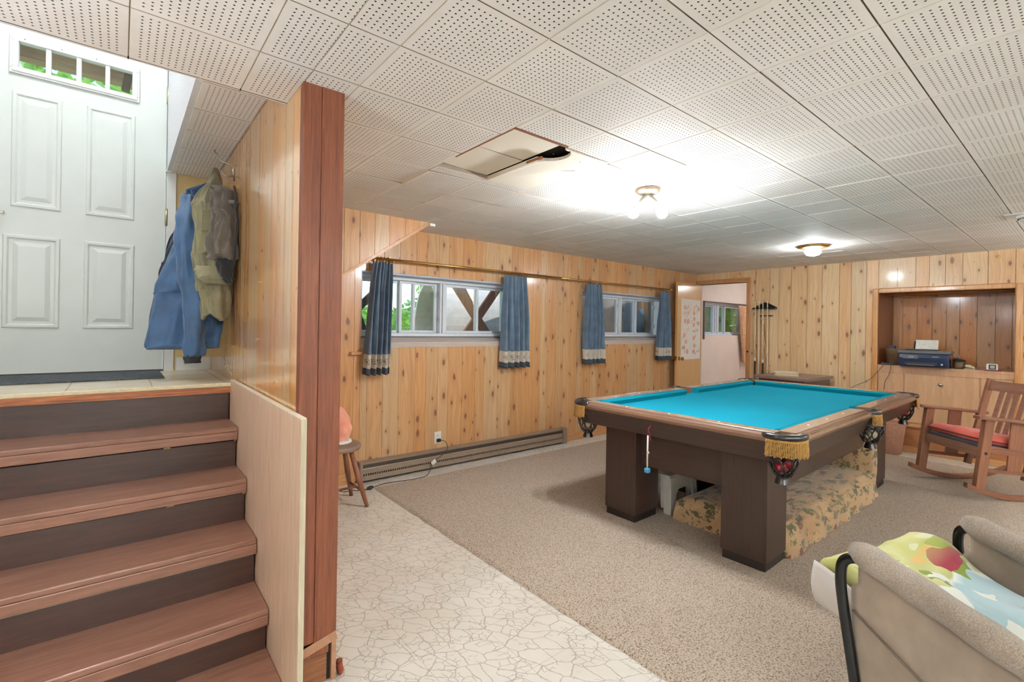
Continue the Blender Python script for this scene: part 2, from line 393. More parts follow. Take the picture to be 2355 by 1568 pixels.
def tile_quad(b, x0, x1, y0, y1, ux0, ux1, uy0, uy1, z, tilt=(0, 0), plainf=0.0, seed=0.5, zt=None, g=0.0022, ch=0.007):
    bm = b.bm; uvl = bm.loops.layers.uv.verify(); bl = bm.faces.layers.float.get('board') or bm.faces.layers.float.new('board'); pf = bm.faces.layers.float.get('plain') or bm.faces.layers.float.new('plain')
    cx, cy = (x0 + x1) / 2, (y0 + y1) / 2
    def Z(x, y): return z + tilt[0] * (x - cx) + tilt[1] * (y - cy)
    def U(x, y): return (ux0 + (ux1 - ux0) * (x - x0) / (x1 - x0), uy0 + (uy1 - uy0) * (y - y0) / (y1 - y0))
    I = [(x0 + g, y0 + g), (x1 - g, y0 + g), (x1 - g, y1 - g), (x0 + g, y1 - g)]; O = [(x0, y0), (x1, y0), (x1, y1), (x0, y1)]
    vi = [b.v((x, y, Z(x, y))) for x, y in I]; vo = [b.v((x, y, Z(x, y) + ch)) for x, y in O]; vt = [b.v((x, y, Z(x, y) + 0.02)) for x, y in O]
    fs = [(vi[::-1], I[::-1])]
    for k in range(4):
        j = (k + 1) % 4; fs.append(([vi[k], vi[j], vo[j], vo[k]], [I[k], I[j], O[j], O[k]])); fs.append(([vo[k], vo[j], vt[j], vt[k]], [O[k], O[j], O[j], O[k]]))
    for q, (vs, ps) in enumerate(fs):
        f = bm.faces.new(vs); f[bl] = seed; f[pf] = plainf if q == 0 else (2.0 if q in (1, 2, 5, 6) else 1.0)
        for l, p in zip(f.loops, ps): l[uvl].uv = U(*p)
b = B(); r = random.Random(3)
def clip_tile(x0, x1, y0, y1, X0, X1, Y0, Y1, **kw):
    a0, a1, c0, c1 = max(x0, X0), min(x1, X1), max(y0, Y0), min(y1, Y1)
    if a1 - a0 < 0.01 or c1 - c0 < 0.01: return
    tile_quad(b, a0, a1, c0, c1, (a0 - x0) / (x1 - x0), (a1 - x0) / (x1 - x0), (c0 - y0) / (y1 - y0), (c1 - y0) / (y1 - y0), **kw)
cut1 = {1: [1.318, 1.537, 1.85, 2.163, 2.255], 2: [1.24, 1.552, 2.163, 2.255], 3: [1.252, 1.567, 1.63]}
for i in range(-7, 19):
    x0 = TX0 + i * TS; x1 = x0 + TS
    for j in range(-14, 10):
        y0 = TY0 + j * TS; y1 = y0 + TS
        if i in (1, 2, 3) and y0 > 1.2 and y1 < {1: 2.3, 2: 2.3, 3: 1.7}[i]: continue
        kw = dict(z=ZC + r.uniform(-0.0008, 0.0008), seed=r.random(), tilt=(r.uniform(-0.002, 0.002), r.uniform(-0.002, 0.002)))
        if (i, j) in ((1, 4), (2, 4), (2, 5), (0, 5), (3, 4)): kw['z'] -= 0.004; kw['tilt'] = (0.016 * (1 if i % 2 else -1), -0.014)
        for reg in ((0.48, 6.64, -3.0, 3.80), (-0.86, 0.48, -3.0, 1.955)): clip_tile(x0, x1, y0, y1, *reg, **kw)
for i, ys in cut1.items():
    x0 = TX0 + i * TS; x1 = x0 + TS
    prev = TY0 + TS if i > 0 else 0
    ys = [TY0 + TS] + [y for y in ys if y > TY0 + TS + 0.01] if i != 1 else ys
    for k, (y0, y1) in enumerate(zip(ys, ys[1:])):
        if i == 1: pl = 1.0 if k in (1, 2) else 0.0
        elif i == 2: pl = 1.0 if k == 1 else 0.0
        else: pl = 1.0 if k == 0 else 0.0
        if i == 2 and pl: continue
        zz = ZC + (0.016 if (i == 1 and pl) else -0.002)
        tile_quad(b, x0 + 0.004 * pl, x1 - 0.004 * pl, y0, y1 - 0.003, 0, (x1 - x0) / TS, 0, (y1 - y0) / TS, z=zz, plainf=pl, seed=0.6, tilt=(-0.02 if (i == 1 and k == 2) else 0, 0.0), ch=0.004)
# torn plain panel with the round notch of a removed fitting
x0, x1, y0, y1 = 1.574, 1.878, 1.552, 2.165; ny, nr = 1.655, 0.097
pts = [(x0, y0)] + [(x1, y0), (x1, y1), (x0, y1), (x0, ny + nr)] + [(x0 + nr * math.sin(t) * 0.98, ny + nr * math.cos(t)) for t in [PI * q / 14 for q in range(1, 14)]] + [(x0, ny - nr)]
bm = b.bm; pf = bm.faces.layers.float['plain']; bl = bm.faces.layers.float['board']
lo = [b.v((x, y, ZC - 0.003 - 0.008 * (1 if x < 1.6 else 0))) for x, y in pts]; hi = [b.v((x, y, ZC + 0.012)) for x, y in pts]
for vs in [lo[::-1]] + [[lo[k], lo[(k + 1) % len(lo)], hi[(k + 1) % len(lo)], hi[k]] for k in range(len(lo))]:
    f = bm.faces.new(vs); f[pf] = 1.0; f[bl] = 0.5
ceil = struct('ceiling', b, TILE, 'off-white perforated square tile ceiling with patched plain tiles', 'ceiling', fix=False)
b = B()
for q in ((0.48, 6.75, -3.0, 3.9), (-0.86, 0.48, -3.0, 1.955)): b.box(q[0], q[1], q[2], q[3], ZC + 0.045, ZC + 0.16)
b.box(-0.86, 0.48, 1.940, 1.955, ZC + 0.001, ZC + 0.16)
obj('backing', b, DARKVOID, ceil, label='near-black backing coloured as the dark void above the tiles')
# split crack in the torn panel and lifted flaps
b = B(); cr = [(1.62, 2.02), (1.68, 1.97), (1.70, 1.90), (1.77, 1.84), (1.76, 1.80), (1.83, 1.74)]
for (xa, ya), (xb, yb) in zip(cr, cr[1:]): b.bar((xa, ya, ZC - 0.0042), (xb, yb, ZC - 0.0042), 0.005, 0.003)
for k in range(6): b.ball((1.66 + rnd.uniform(-0.1, 0.2), 1.8 + rnd.uniform(-0.2, 0.3), ZC - 0.0035), 0.004, 6, sq=(1, 1, 0.3))
obj('torn_crack', b, plain('torn_paper_edge', (140, 92, 60), 0.9), ceil)
b = B(); b.bar((1.262, 1.54, ZC + 0.004), (1.262, 2.0, ZC + 0.006), 0.006, 0.012); b.bar((1.262, 1.543, ZC + 0.003), (1.572, 1.543, ZC + 0.002), 0.01, 0.014)
b.bar((1.578, 1.72, ZC - 0.001), (1.578, 1.83, ZC + 0.001), 0.012, 0.012)
obj('exposed_strip', b, plain('stained_furring_strip', (150, 96, 64), 0.8), ceil)

# ------------------------------------------------------------------ room shell
YW, XB = 3.78, 6.62
W1 = (1.51, 3.16, 1.13, 1.715); W2 = (4.14, 5.86, 1.13, 1.72)
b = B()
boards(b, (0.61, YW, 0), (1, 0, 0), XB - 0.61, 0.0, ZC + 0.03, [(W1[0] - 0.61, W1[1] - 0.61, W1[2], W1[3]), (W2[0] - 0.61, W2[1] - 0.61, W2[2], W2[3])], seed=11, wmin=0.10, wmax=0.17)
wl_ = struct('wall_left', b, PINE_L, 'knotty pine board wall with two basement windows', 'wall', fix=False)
b = B()
xs = [0.48, W1[0], W1[1], W2[0], W2[1], 6.62]; TH = 0.30
for k in range(5):
    if k in (1, 3): 
        w = W1 if k == 1 else W2
        b.box(xs[k], xs[k + 1], YW + 0.0072, YW + TH, -0.1, w[2] - 0.045); b.box(xs[k], xs[k + 1], YW + 0.0072, YW + TH, w[3], 3.7)
    else: b.box(xs[k], xs[k + 1], YW + 0.0072, YW + TH, -0.1, 3.7)
obj('masonry', b, WHITE_P, wl_, label='white painted window reveals')
b = B()
DO = (3.04, 3.755, 1.945)   # doorway y0,y1,z
NI = (0.50, 1.57, 0.92, 1.722)
W = YW - (-3.0)
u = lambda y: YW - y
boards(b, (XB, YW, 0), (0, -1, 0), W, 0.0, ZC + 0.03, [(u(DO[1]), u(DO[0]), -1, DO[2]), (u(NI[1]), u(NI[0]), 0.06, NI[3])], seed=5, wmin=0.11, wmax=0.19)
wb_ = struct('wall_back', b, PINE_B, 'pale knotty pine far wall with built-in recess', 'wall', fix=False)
b = B(); X0, X1 = XB + 0.0072, XB + 0.11
b.box(X0, X1, DO[1], YW + 0.3, 0, 2.6); b.box(X0, X1, DO[0], DO[1], DO[2], 2.6); b.box(X0, X1, NI[1], DO[0], 0, 2.6)
b.box(X0, X1, NI[0], NI[1], NI[3], 2.6); b.box(X0, X1, -3.0, NI[0], 0, 2.6)
obj('wall_core', b, PINK, wb_, label='pink painted back side')
# recess
ND = 0.60; XN = XB + ND
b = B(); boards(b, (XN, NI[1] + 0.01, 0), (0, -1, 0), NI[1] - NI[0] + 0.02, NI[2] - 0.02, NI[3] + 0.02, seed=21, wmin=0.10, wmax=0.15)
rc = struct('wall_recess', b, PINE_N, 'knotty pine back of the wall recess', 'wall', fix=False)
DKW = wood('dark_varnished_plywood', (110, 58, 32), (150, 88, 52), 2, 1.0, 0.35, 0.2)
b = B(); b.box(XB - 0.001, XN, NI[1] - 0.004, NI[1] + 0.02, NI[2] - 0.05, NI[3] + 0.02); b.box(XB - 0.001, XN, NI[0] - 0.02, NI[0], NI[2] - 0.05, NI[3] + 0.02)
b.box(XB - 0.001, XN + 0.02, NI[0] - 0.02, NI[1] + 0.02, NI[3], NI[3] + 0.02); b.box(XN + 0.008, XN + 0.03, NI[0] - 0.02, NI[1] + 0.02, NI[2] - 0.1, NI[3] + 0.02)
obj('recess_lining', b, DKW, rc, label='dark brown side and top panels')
b = B(); b.box(-1.0, 6.8, -3.15, -3.0, -0.1, 2.3); struct('wall_front', b, WHITE_P, 'white wall behind the camera', 'wall')
b = B(); b.box(-1.0, -0.86, -3.0, 4.1, -0.1, 3.8); struct('wall_stairwell', b, PLASTER, 'white plaster wall beside the stairs', 'wall')
# door wall above the landing
ZL = 0.955; YD = 3.80
b = B()
b.box(-0.86, -0.69, YD, YD + 0.28, 0, 3.7); b.box(-0.69, 0.27, YD, YD + 0.28, 3.03, 3.7); b.box(-0.69, 0.27, YD + 0.02, YD + 0.28, 0, ZL - 0.003)
b.box(0.27, 0.49, YD, YD + 0.28, 2.24, 3.7)
we = struct('wall_entry', b, PLASTER, 'white plaster wall around the entry door', 'wall')
b = B(); b.box(0.27, 0.49, YD, YD + 0.28, 0, 2.24); obj('cream_panel', b, CREAM, we, label='cream painted strip behind the coats')
b = B(); b.box(-1.0, 0.62, 1.80, 4.1, 3.62, 3.75); struct('ceiling_stairwell', b, PLASTER, 'white ceiling high above the stairs', 'ceiling')
b = B(); b.box(-0.86, 0.48, 1.80, 1.94, ZC + 0.17, 3.62); struct('wall_header', b, PLASTER, 'white wall above the ceiling edge', 'wall')

# dropped tile soffit alongside the stairs
b = B(); ys = 1.955; k = 0
while ys < 3.79:
    y1 = min(ys + TS, 3.795); tile_quad(b, 0.243, 0.478, ys, y1, 0.0, 0.753, 0, (y1 - ys) / TS, z=2.232, seed=rnd.random()); ys = y1
sf = struct('ceiling_soffit', b, TILE, 'narrow perforated tile strip under the upper stair', 'ceiling', fix=False)
b = B(); b.box(0.22, 0.243, 1.945, 3.80, 2.236, 3.62); b.box(0.243, 0.60, 1.945, 3.80, 2.30, 3.62)
obj('soffit_side', b, PLASTER, sf, label='rough white plaster side')
b = B(); b.box(0.214, 0.246, 3.76, 3.80, 2.226, 2.24); obj('corner_bead', b, WHITE_P, sf)

# partition between stairs and room
XP = 0.478
b = B(); boards(b, (XP, 3.80, 0), (0, -1, 0), 3.80 - 1.765, 0.0, 2.25, seed=9, wmin=0.075, wmax=0.115, depth=0.004)
pw = struct('wall_partition', b, PINE_S, 'glossy varnished board wall beside the stairs', 'wall', fix=False)
b = B(); boards(b, (0.612, 1.765, 0), (0, 1, 0), 2.035, 0.0, ZC, seed=10, nrm=(1, 0, 0)); obj('room_side_boards', b, PINE_L, pw, fix=False)
b = B(); b.box(XP + 0.0045, 0.6045, 1.77, 3.80, 0, 2.30); obj('studs', b, DARKVOID, pw)
b = B()
for (y, z, w) in ((3.02, 1.02, 0.30), (3.0, 0.985, 0.24)):
    P = [(XP - 0.0008, y + w * t, z + 0.05 * t + 0.008 * math.sin(t * 17)) for t in [q / 12 for q in range(13)]]; b.tube(P, 0.0022, 5)
for (y, z) in ((2.32, 1.45), (2.34, 1.20), (2.0, 1.05)): b.tube([(XP, y, z), (XP - 0.012, y, z + 0.004), (XP - 0.012, y + 0.012, z - 0.008)], 0.0014, 5)
obj('scratches_and_nails', b, plain('chipped_paint', (216, 200, 172), 0.7), pw)

# wedge of boards under the upper stair, in front of the window wall
b = B(); sl = lambda uu: 1.30 + (0.75 + uu - 0.75) * 0.689 - 0.0
zb = lambda uu: max(0.0, 1.625 + (0.75 + uu - 1.225) * 0.689)
wdt = 1.905 - 0.75
boards(b, (0.75, 3.40, 0), (1, 0, 0), wdt, zb, ZC + 0.02, seed=31, wmin=0.11, wmax=0.14)
bm = b.bm
for v in bm.verts: v.co.z = min(v.co.z, ZC + 0.01) if v.co.z > zb(v.co.x - 0.75) else v.co.z
wd = struct('wall_stair_wedge', b, PINE_L, 'triangular pine board panel under the upper stair', 'wall', fix=False)
b = B(); b.prism([(0.75, zb(0) + 0.001), (1.903, zb(wdt) - 0.001), (1.903, ZC + 0.01), (0.75, ZC + 0.01)], 1, 3.408, 3.785)
obj('underside', b, TRIMX, wd)
b = B(); b.bar((0.75, 3.397, zb(0) + 0.004), (1.915, 3.397, zb(wdt) + 0.004), 0.006, 0.022); obj('edge_strip', b, TRIMX, wd)
b = B(); b.box(1.905, 1.955, 3.385, 3.42, 2.072, 2.094); obj('corner_cap', b, WHITE_P, wd, bevel=0.003, label='white corner cap')

# ------------------------------------------------------------------ windows
def window(name, label, x0, x1, z0, z1, mull, bars, Y=3.92, wallY=YW, top=True):
    t = structE(name, label, 'window', ((x0 + x1) / 2, Y, z0))
    cx = (x0 + x1) / 2
    def L(x): return x - cx
    b = B(); F = 0.035; h = z1 - z0
    b.box(L(x0), L(x1), -0.03, 0.05, 0.0, 0.03); b.box(L(x0), L(x1), -0.03, 0.05, h - 0.035, h)
    for xa, xb_ in [(x0, x0 + F), (x1 - F, x1)] + [(m - 0.026, m - 0.004) for m in mull] + [(m + 0.004, m + 0.026) for m in mull]: b.box(L(xa), L(xb_), -0.03, 0.05, 0.03, h - 0.035)
    obj('window_frame', b, VINYL, t, bevel=0.004)
    b = B()
    for m in mull: b.box(L(m) - 0.0042, L(m) + 0.0042, -0.02, 0.05, 0.0, h)
    obj('mullion', b, plain('weathered_grey_mullion', (120, 118, 116), 0.7), t)
    for xa, xb_, dy in bars:
        b = B(); s = 0.026
        b.box(L(xa), L(xa + s), dy, dy + 0.022, 0.032, h - 0.037); b.box(L(xb_ - s), L(xb_), dy, dy + 0.022, 0.032, h - 0.037)
        b.box(L(xa + s), L(xb_ - s), dy, dy + 0.022, 0.032, 0.055); b.box(L(xa + s), L(xb_ - s), dy, dy + 0.022, h - 0.060, h - 0.037)
        sa = obj('sash', b, VINYL, t, bevel=0.003)
        b = B(); b.box(L(xa + s), L(xb_ - s), dy + 0.009, dy + 0.013, 0.055, h - 0.06); obj('pane', b, GLASS, sa)
    return t
w1 = window('window_1', 'white sliding basement window nearest the stair wedge', W1[0] - 0.02, W1[1] + 0.02, 1.175, 1.705, [2.335], [(1.535, 1.93, 0.024), (1.91, 2.065, -0.006), (2.045, 2.305, 0.024), (2.37, 2.765, -0.006), (2.74, 3.14, 0.024)])
b = B()
for z in (0.14, 0.37): b.box(2.288 - 2.335, 2.300 - 2.335, -0.036, -0.02, z, z + 0.045)
o = obj('latch', b, plain('grey_latch', (150, 150, 150), 0.5), w1, bevel=0.003)
w2 = window('window_2', 'white sliding basement window nearest the open wood door', W2[0] - 0.02, W2[1] + 0.02, 1.175, 1.71, [4.98], [(4.16, 4.62, 0.024), (4.60, 4.95, -0.006), (5.01, 5.35, 0.024), (5.33, 5.74, -0.006)])
b = B()
for xx in (4.935, 5.71):
    for z in (0.12, 0.38): b.box(xx - 5.0, xx + 0.013 - 5.0, -0.036, -0.01, z, z + 0.05)
obj('latch', b, plain('white_latch', (214, 214, 210), 0.5), w2, bevel=0.003)
SILL = wood('painted_grey_sill', (176, 160, 150), (206, 192, 182), 0, 1.0, 0.6, stretch=20)
for nme, wv, lb in (('trim_1', W1, 'weathered sloping sill under the window nearest the stairs'), ('trim_2', W2, 'weathered sloping sill under the window nearest the wood door')):
    b = B(); b.prism([(YW - 0.004, wv[2] - 0.045), (3.935, wv[2] - 0.045), (3.935, 1.178), (YW - 0.004, wv[2])], 0, wv[0], wv[1])
    struct(nme, b, SILL, lb, 'window sill')
    b = B(); BT = plain('blue_white_head_' + nme, (196, 206, 222), 0.5); b.box(wv[0], wv[1], YW + 0.01, 3.93, wv[3] - 0.012, wv[3] + 0.002)
    for xa in (wv[0] + 0.0005, wv[1] - 0.0105): b.box(xa, xa + 0.01, YW + 0.01, 3.93, wv[2] + 0.05, wv[3] - 0.012)
    obj('head_and_jambs', b, BT, bpy.data.objects[nme])

# baseboards
b = B(); b.box(3.86, 6.62, YW - 0.016, YW, 0, 0.085); b.box(0.62, 1.48, YW - 0.016, YW, 0, 0.085); struct('baseboard_left', b, TRIMX, 'pine baseboard under the windows', 'baseboard', bevel=0.004)
b = B(); b.box(XB - 0.016, XB, 1.645, 2.98, 0, 0.085); b.box(XB - 0.016, XB, -3.0, 0.43, 0, 0.085); struct('baseboard_back', b, TRIMY, 'pine baseboard along the far wall', 'baseboard', bevel=0.004)

# recess trim and corner quarter round
b = B()
def rtrim(b, y0, z0, y1, z1, w=0.055):
    b.bar((XB - 0.014, y0, z0), (XB - 0.014, y1, z1), w, 0.03, upv=(1, 0, 0))
rtrim(b, NI[1] + 0.026, 0.0, NI[1] + 0.026, NI[3] + 0.054); rtrim(b, NI[0] - 0.026, 0.0, NI[0] - 0.026, NI[3] + 0.054); rtrim(b, NI[1] + 0.0, NI[3] + 0.028, NI[0] - 0.0, NI[3] + 0.028)
struct('trim_3', b, wood('rounded_pine_casing', (186, 128, 74), (218, 166, 106), 2, 1.0, 0.3, 0.4), 'rounded pine trim framing the wall recess', 'trim', bevel=0.012, seg=4)
b = B(); b.box(XB - 0.018, XB + 0.11, 2.985, 3.04, 0, DO[2] + 0.06); b.box(XB - 0.018, XB + 0.11, 3.04, DO[1], DO[2], DO[2] + 0.06); b.box(XB - 0.018, XB + 0.11, DO[1], YW - 0.001, 0, DO[2] + 0.06)
dt = struct('trim_4', b, wood('door_casing_pine', (170, 112, 66), (202, 148, 96), 2, 1.0, 0.35, 0.3), 'varnished casing of the doorway in the far corner', 'trim', bevel=0.006)
b = B(); b.ball((XB - 0.022, 3.012, 0.997), 0.014, 12, sq=(0.5, 1, 1)); obj('catch', b, plain('dark_door_catch', (50, 46, 60), 0.35, 0.8), dt, label='round dark catch')

# ------------------------------------------------------------------ the next room, seen through the doorway
W3 = (6.93, 8.55, 1.20, 1.715)
b = B()
b.box(XB + 0.11, W3[0], 3.82, 4.1, 0, 2.5); b.box(W3[0], W3[1], 3.82, 4.1, 0, W3[2]); b.box(W3[0], W3[1], 3.82, 4.1, W3[3], 2.5); b.box(W3[1], 9.3, 3.82, 4.1, 0, 2.5)
struct('wall_next_room', b, PINK, 'pale pink wall of the next room', 'wall')
b = B(); b.box(9.2, 9.3, 1.7, 4.1, 0, 2.5); b.box(XN + 0.05, 9.3, 1.6, 1.7, 0, 2.5); b.box(XB + 0.1, XN + 0.05, 1.62, 1.7, 0, 2.5); struct('wall_next_room_far', b, PINK, 'pink far wall of the next room', 'wall')
b = B(); b.box(XB + 0.1, 9.3, 1.6, 4.1, 2.14, 2.25); struct('ceiling_next_room', b, WHITE_P, 'white ceiling of the next room', 'ceiling')
w3 = window('window_3', 'white window in the pink room beyond the doorway', W3[0], W3[1], W3[2], W3[3], [7.52], [(6.97, 7.44, 0.024), (7.41, 7.50, -0.006), (7.54, 7.80, 0.024), (7.78, 8.5, -0.006)], Y=3.94)
b = B(); b.box(W3[0] - 0.045, W3[0], 3.812, 3.822, 1.14, W3[3] + 0.012); b.box(W3[0] - 0.045, 8.5, 3.812, 3.822, W3[3], W3[3] + 0.012)
struct('trim_5', b, plain('dark_window_edge', (78, 66, 74), 0.6), 'dark edge around the window of the pink room', 'trim')
# ------------------------------------------------------------------ staircase and landing
XS = 0.452; XL = -0.858
NZ = [ZL, 0.764, 0.569, 0.377, 0.186, 0.02]; NY = [2.885, 2.652, 2.424, 2.203, 1.985, 1.80]
st = thing('staircase', 'dark hardwood basement stairs rising to the tiled landing', 'stairs', (0, 2.4, 0))
def SB(b): b.M = Matrix.Translation((0, -2.4, 0)); return b
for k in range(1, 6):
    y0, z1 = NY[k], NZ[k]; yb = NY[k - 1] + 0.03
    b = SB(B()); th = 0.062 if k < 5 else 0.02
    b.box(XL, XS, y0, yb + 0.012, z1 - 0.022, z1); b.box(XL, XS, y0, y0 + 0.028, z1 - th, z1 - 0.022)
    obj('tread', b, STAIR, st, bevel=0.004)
    b = SB(B()); b.box(XL, XS, y0 + 0.003, y0 + 0.028, z1 - th - 0.0012, z1 - th); 
    if k in (3,): obj('bead', b, PLYEDGE, st)
    else: b.bm.free()
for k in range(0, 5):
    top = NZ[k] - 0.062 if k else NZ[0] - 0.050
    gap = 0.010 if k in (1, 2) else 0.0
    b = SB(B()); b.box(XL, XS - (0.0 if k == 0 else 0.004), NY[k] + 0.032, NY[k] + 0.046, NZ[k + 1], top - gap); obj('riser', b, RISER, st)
    if gap:
        for xa, xb_ in ((0.16, 0.185), (0.44, 0.452)): b = SB(B()); b.box(xa, xb_, NY[k] + 0.026, NY[k] + 0.046, top - gap, top); obj('shim', b, BIRCH, st, label='pale wooden shim')
b = SB(B())
prof = [(2.04, 0.0), (2.04, 0.02)]
for k in range(4, 0, -1): prof += [(NY[k] + 0.052, NZ[k + 1]), (NY[k] + 0.052, NZ[k] - 0.072)]
prof += [(NY[0] + 0.052, NZ[1] - 0.03), (NY[0] + 0.052, 0.0)]
b.prism(prof, 0, XL + 0.02, XS - 0.006); obj('carcass', b, DARKVOID, st)
# landing
TILEF = None
def landtile():
    a = N('cream_floor_tile'); xy = a.sep(a.obj())
    def seam(c, p, o): return a.math('LESS_THAN', a.math('ABSOLUTE', a.math('SUBTRACT', a.math('FRACT', a.math('DIVIDE', a.math('ADD', c, o), p)), 0.5)), 0.009)
    s_ = a.math('MAXIMUM', seam(xy[0], 0.31, 0.03), seam(xy[1], 0.31, 0.13))
    base = a.ramp(a.noise(a.obj(), 5, 4), [(0.3, (220, 202, 172)), (0.7, (238, 226, 204))])
    a.bump(a.math('SUBTRACT', 1.0, s_), 0.3, 0.002)
    return a.fin(a.mix(s_, base, lin((168, 146, 118))), 0.28)
b = B(); b.box(XL, XP, NY[0] + 0.06, YD + 0.03, 0.0, ZL - 0.03); b.box(XL, XP, NY[0] + 0.008, YD + 0.03, ZL - 0.03, ZL - 0.012)
ld = struct('floor_landing', b, DARKVOID, 'cream tiled landing at the top of the stairs', 'floor')
b = B(); b.box(XL, XP, NY[0] + 0.012, YD + 0.03, ZL - 0.012, ZL); obj('floor_tiles', b, landtile(), ld)
b = B(); b.box(XL, XP, NY[0] - 0.004, NY[0] + 0.014, ZL - 0.018, ZL + 0.001)
obj('edge_strip', b, plain('cream_edge_strip', (226, 212, 176), 0.5, nscale=60), ld, bevel=0.004, label='chipped cream edge strip')
b = B(); b.box(XL, XP, NY[0] + 0.000, NY[0] + 0.03, ZL - 0.050, ZL - 0.018)
obj('plywood_nosing', b, wood('splintered_orange_plywood', (120, 62, 30), (196, 120, 68), 0, 1.2, 0.5, 0.1, stretch=26, contrast=1.3), ld, label='splintered orange plywood edge')
b = B(); b.box(0.285, XP, YD - 0.012, YD, ZL, ZL + 0.085); struct('baseboard_landing', b, WHITE_P, 'white baseboard beside the entry door', 'baseboard', bevel=0.003)

# plywood panel on the stair side
b = B(); b.prism([(1.62, 0.0), (2.90, 0.0), (2.90, 0.968), (1.62, 0.962)], 0, XS + 0.002, XS + 0.020)
pp = thing('plywood_panel', 'pale oak plywood sheet covering the wall beside the treads', 'plywood panel', (XS, 2.2, 0))
b.M = Matrix.Identity(4)
for v in b.bm.verts: v.co -= Vector((XS, 2.2, 0))
obj('sheet', b, PLYFACE, pp)
b = B(); b.box(0.0025, 0.0195, -0.586, -0.580, 0.0, 0.962); obj('cut_edge', b, PLYEDGE, pp, label='layered plywood edge')
b = B(); b.prism([(-0.58, 0.962), (0.70, 0.968), (0.70, 0.972), (-0.58, 0.966)], 0, 0.002, 0.020); obj('top_edge', b, plain('whitewashed_edge', (226, 214, 190), 0.6), pp, label='pale top edge')

# post at the end of the partition
po = thing('wooden_post', 'tall red-brown varnished post at the foot of the stairs', 'post', (0.55, 1.745, 0))
b = B(); b.box(-0.0735, -0.012, -0.02, 0.020, 0.155, ZC + 0.005); b.box(-0.012, 0.066, -0.022, 0.020, 0.155, ZC + 0.005)
obj('casing', b, REDWOOD, po, bevel=0.003)
b = B(); b.bar((-0.066, -0.0235, 0.128), (0.066, -0.0235, 0.158), 0.002, 0.032, upv=(0, 0, 1)); b.box(0.05, 0.066, -0.022, 0.0, 0, 0.16)
obj('worn_band', b, plain('bare_scuffed_wood', (172, 128, 98), 0.8, nscale=60), po, label='scuffed bare wood strip')
b = B(); b.box(-0.056, 0.036, -0.012, 0.016, 0, 0.128); obj('base_block', b, wood('rough_brown_board', (96, 56, 32), (150, 98, 62), 0, 1.4, 0.8, stretch=30), po, label='rough brown board filling the broken base')
b = B(); b.box(-0.056, 0.04, -0.022, -0.008, 0.104, 0.132); obj('molding', b, REDWOOD, po, bevel=0.004)
b = B(); b.box(-0.0735, 0.066, -0.008, 0.020, 0.0, 0.155); obj('core', b, DARKVOID, po)
b = B(); b.ball((0.085, -0.01, 0.02), 0.022, 8, sq=(0.6, 1, 1)); b.ball((0.088, 0.005, 0.035), 0.014, 6); obj('broken_corner', b, plain('rusty_broken_wood', (128, 58, 34), 0.9, nscale=80), po)

# ------------------------------------------------------------------ entry door
XD0, XD1 = -0.645, 0.217; DT = 2.99
d1 = structE('door_1', 'white six-panel style entry door with four small top panes', 'door', (XD0, YD, ZL))
b = B(); w_, h_ = XD1 - XD0, DT - ZL - 0.004
LX0, LX1, LZ0, LZ1 = -0.462 - XD0, 0.052 - XD0, 2.655 - ZL, 2.818 - ZL
z00 = 0.012
b.box(0, LX0, 0, 0.04, z00, h_); b.box(LX1, w_, 0, 0.04, z00, h_); b.box(LX0, LX1, 0, 0.04, LZ1, h_); b.box(LX0, LX1, 0, 0.04, z00, LZ0)
obj('door_leaf', b, DOORPAINT, d1)
for (xa, xb_, za, zb_) in ((-0.478, -0.272, 1.895, 2.535), (-0.168, 0.060, 1.895, 2.545), (-0.505, -0.272, 1.222, 1.742), (-0.172, 0.064, 1.222, 1.742)):
    b = B(); xa -= XD0; xb_ -= XD0; za -= ZL; zb_ -= ZL
    # moulded frame around a raised field
    def rect(i, y): return [(xa + i, y, za + i), (xb_ - i, y, za + i), (xb_ - i, y, zb_ - i), (xa + i, y, zb_ - i)]
    prev = None
    for i, y in ((0, 0), (0.006, -0.007), (0.018, -0.007), (0.026, 0.0), (0.036, 0.0015), (0.062, -0.0075)):
        R_ = [b.v(p) for p in rect(i, y)]
        if prev:
            for q in range(4): b.face([prev[q], prev[(q + 1) % 4], R_[(q + 1) % 4], R_[q]])
        prev = R_
    b.face(prev); obj('raised_panel', b, DOORPAINT, d1)
b = B(); fx0, fx1, fz0, fz1 = -0.488 - XD0, 0.076 - XD0, 2.628 - ZL, 2.842 - ZL
def frame(b, x0, x1, z0, z1, w, y0, y1):
    b.box(x0, x1, y0, y1, z0, z0 + w); b.box(x0, x1, y0, y1, z1 - w, z1); b.box(x0, x0 + w, y0, y1, z0 + w, z1 - w); b.box(x1 - w, x1, y0, y1, z0 + w, z1 - w)
frame(b, fx0, fx1, fz0, fz1, 0.028, -0.014, 0.0); frame(b, fx0 + 0.010, fx1 - 0.010, fz0 + 0.010, fz1 - 0.010, 0.026, -0.020, 0.03)
pw4 = (LX1 - LX0) / 4
for q in (1, 2, 3): b.box(LX0 + q * pw4 - 0.011, LX0 + q * pw4 + 0.011, -0.012, 0.03, LZ0, LZ1)
lf = obj('lite_frame', b, WHITE_P, d1, bevel=0.003)
b = B()
for q in range(3): b.tube([(fx0 + 0.06 + q * 0.15, -0.0205, fz1 - 0.02), (fx0 + 0.06 + q * 0.15, -0.0195, fz1 - 0.02)], 0.003, 8)
obj('screw', b, plain('dark_screw', (60, 60, 60), 0.5), lf)
for q in range(4):
    b = B(); b.box(LX0 + q * pw4 + 0.011, LX0 + (q + 1) * pw4 - 0.011, 0.012, 0.016, LZ0, LZ1); obj('pane', b, GLASS, d1)
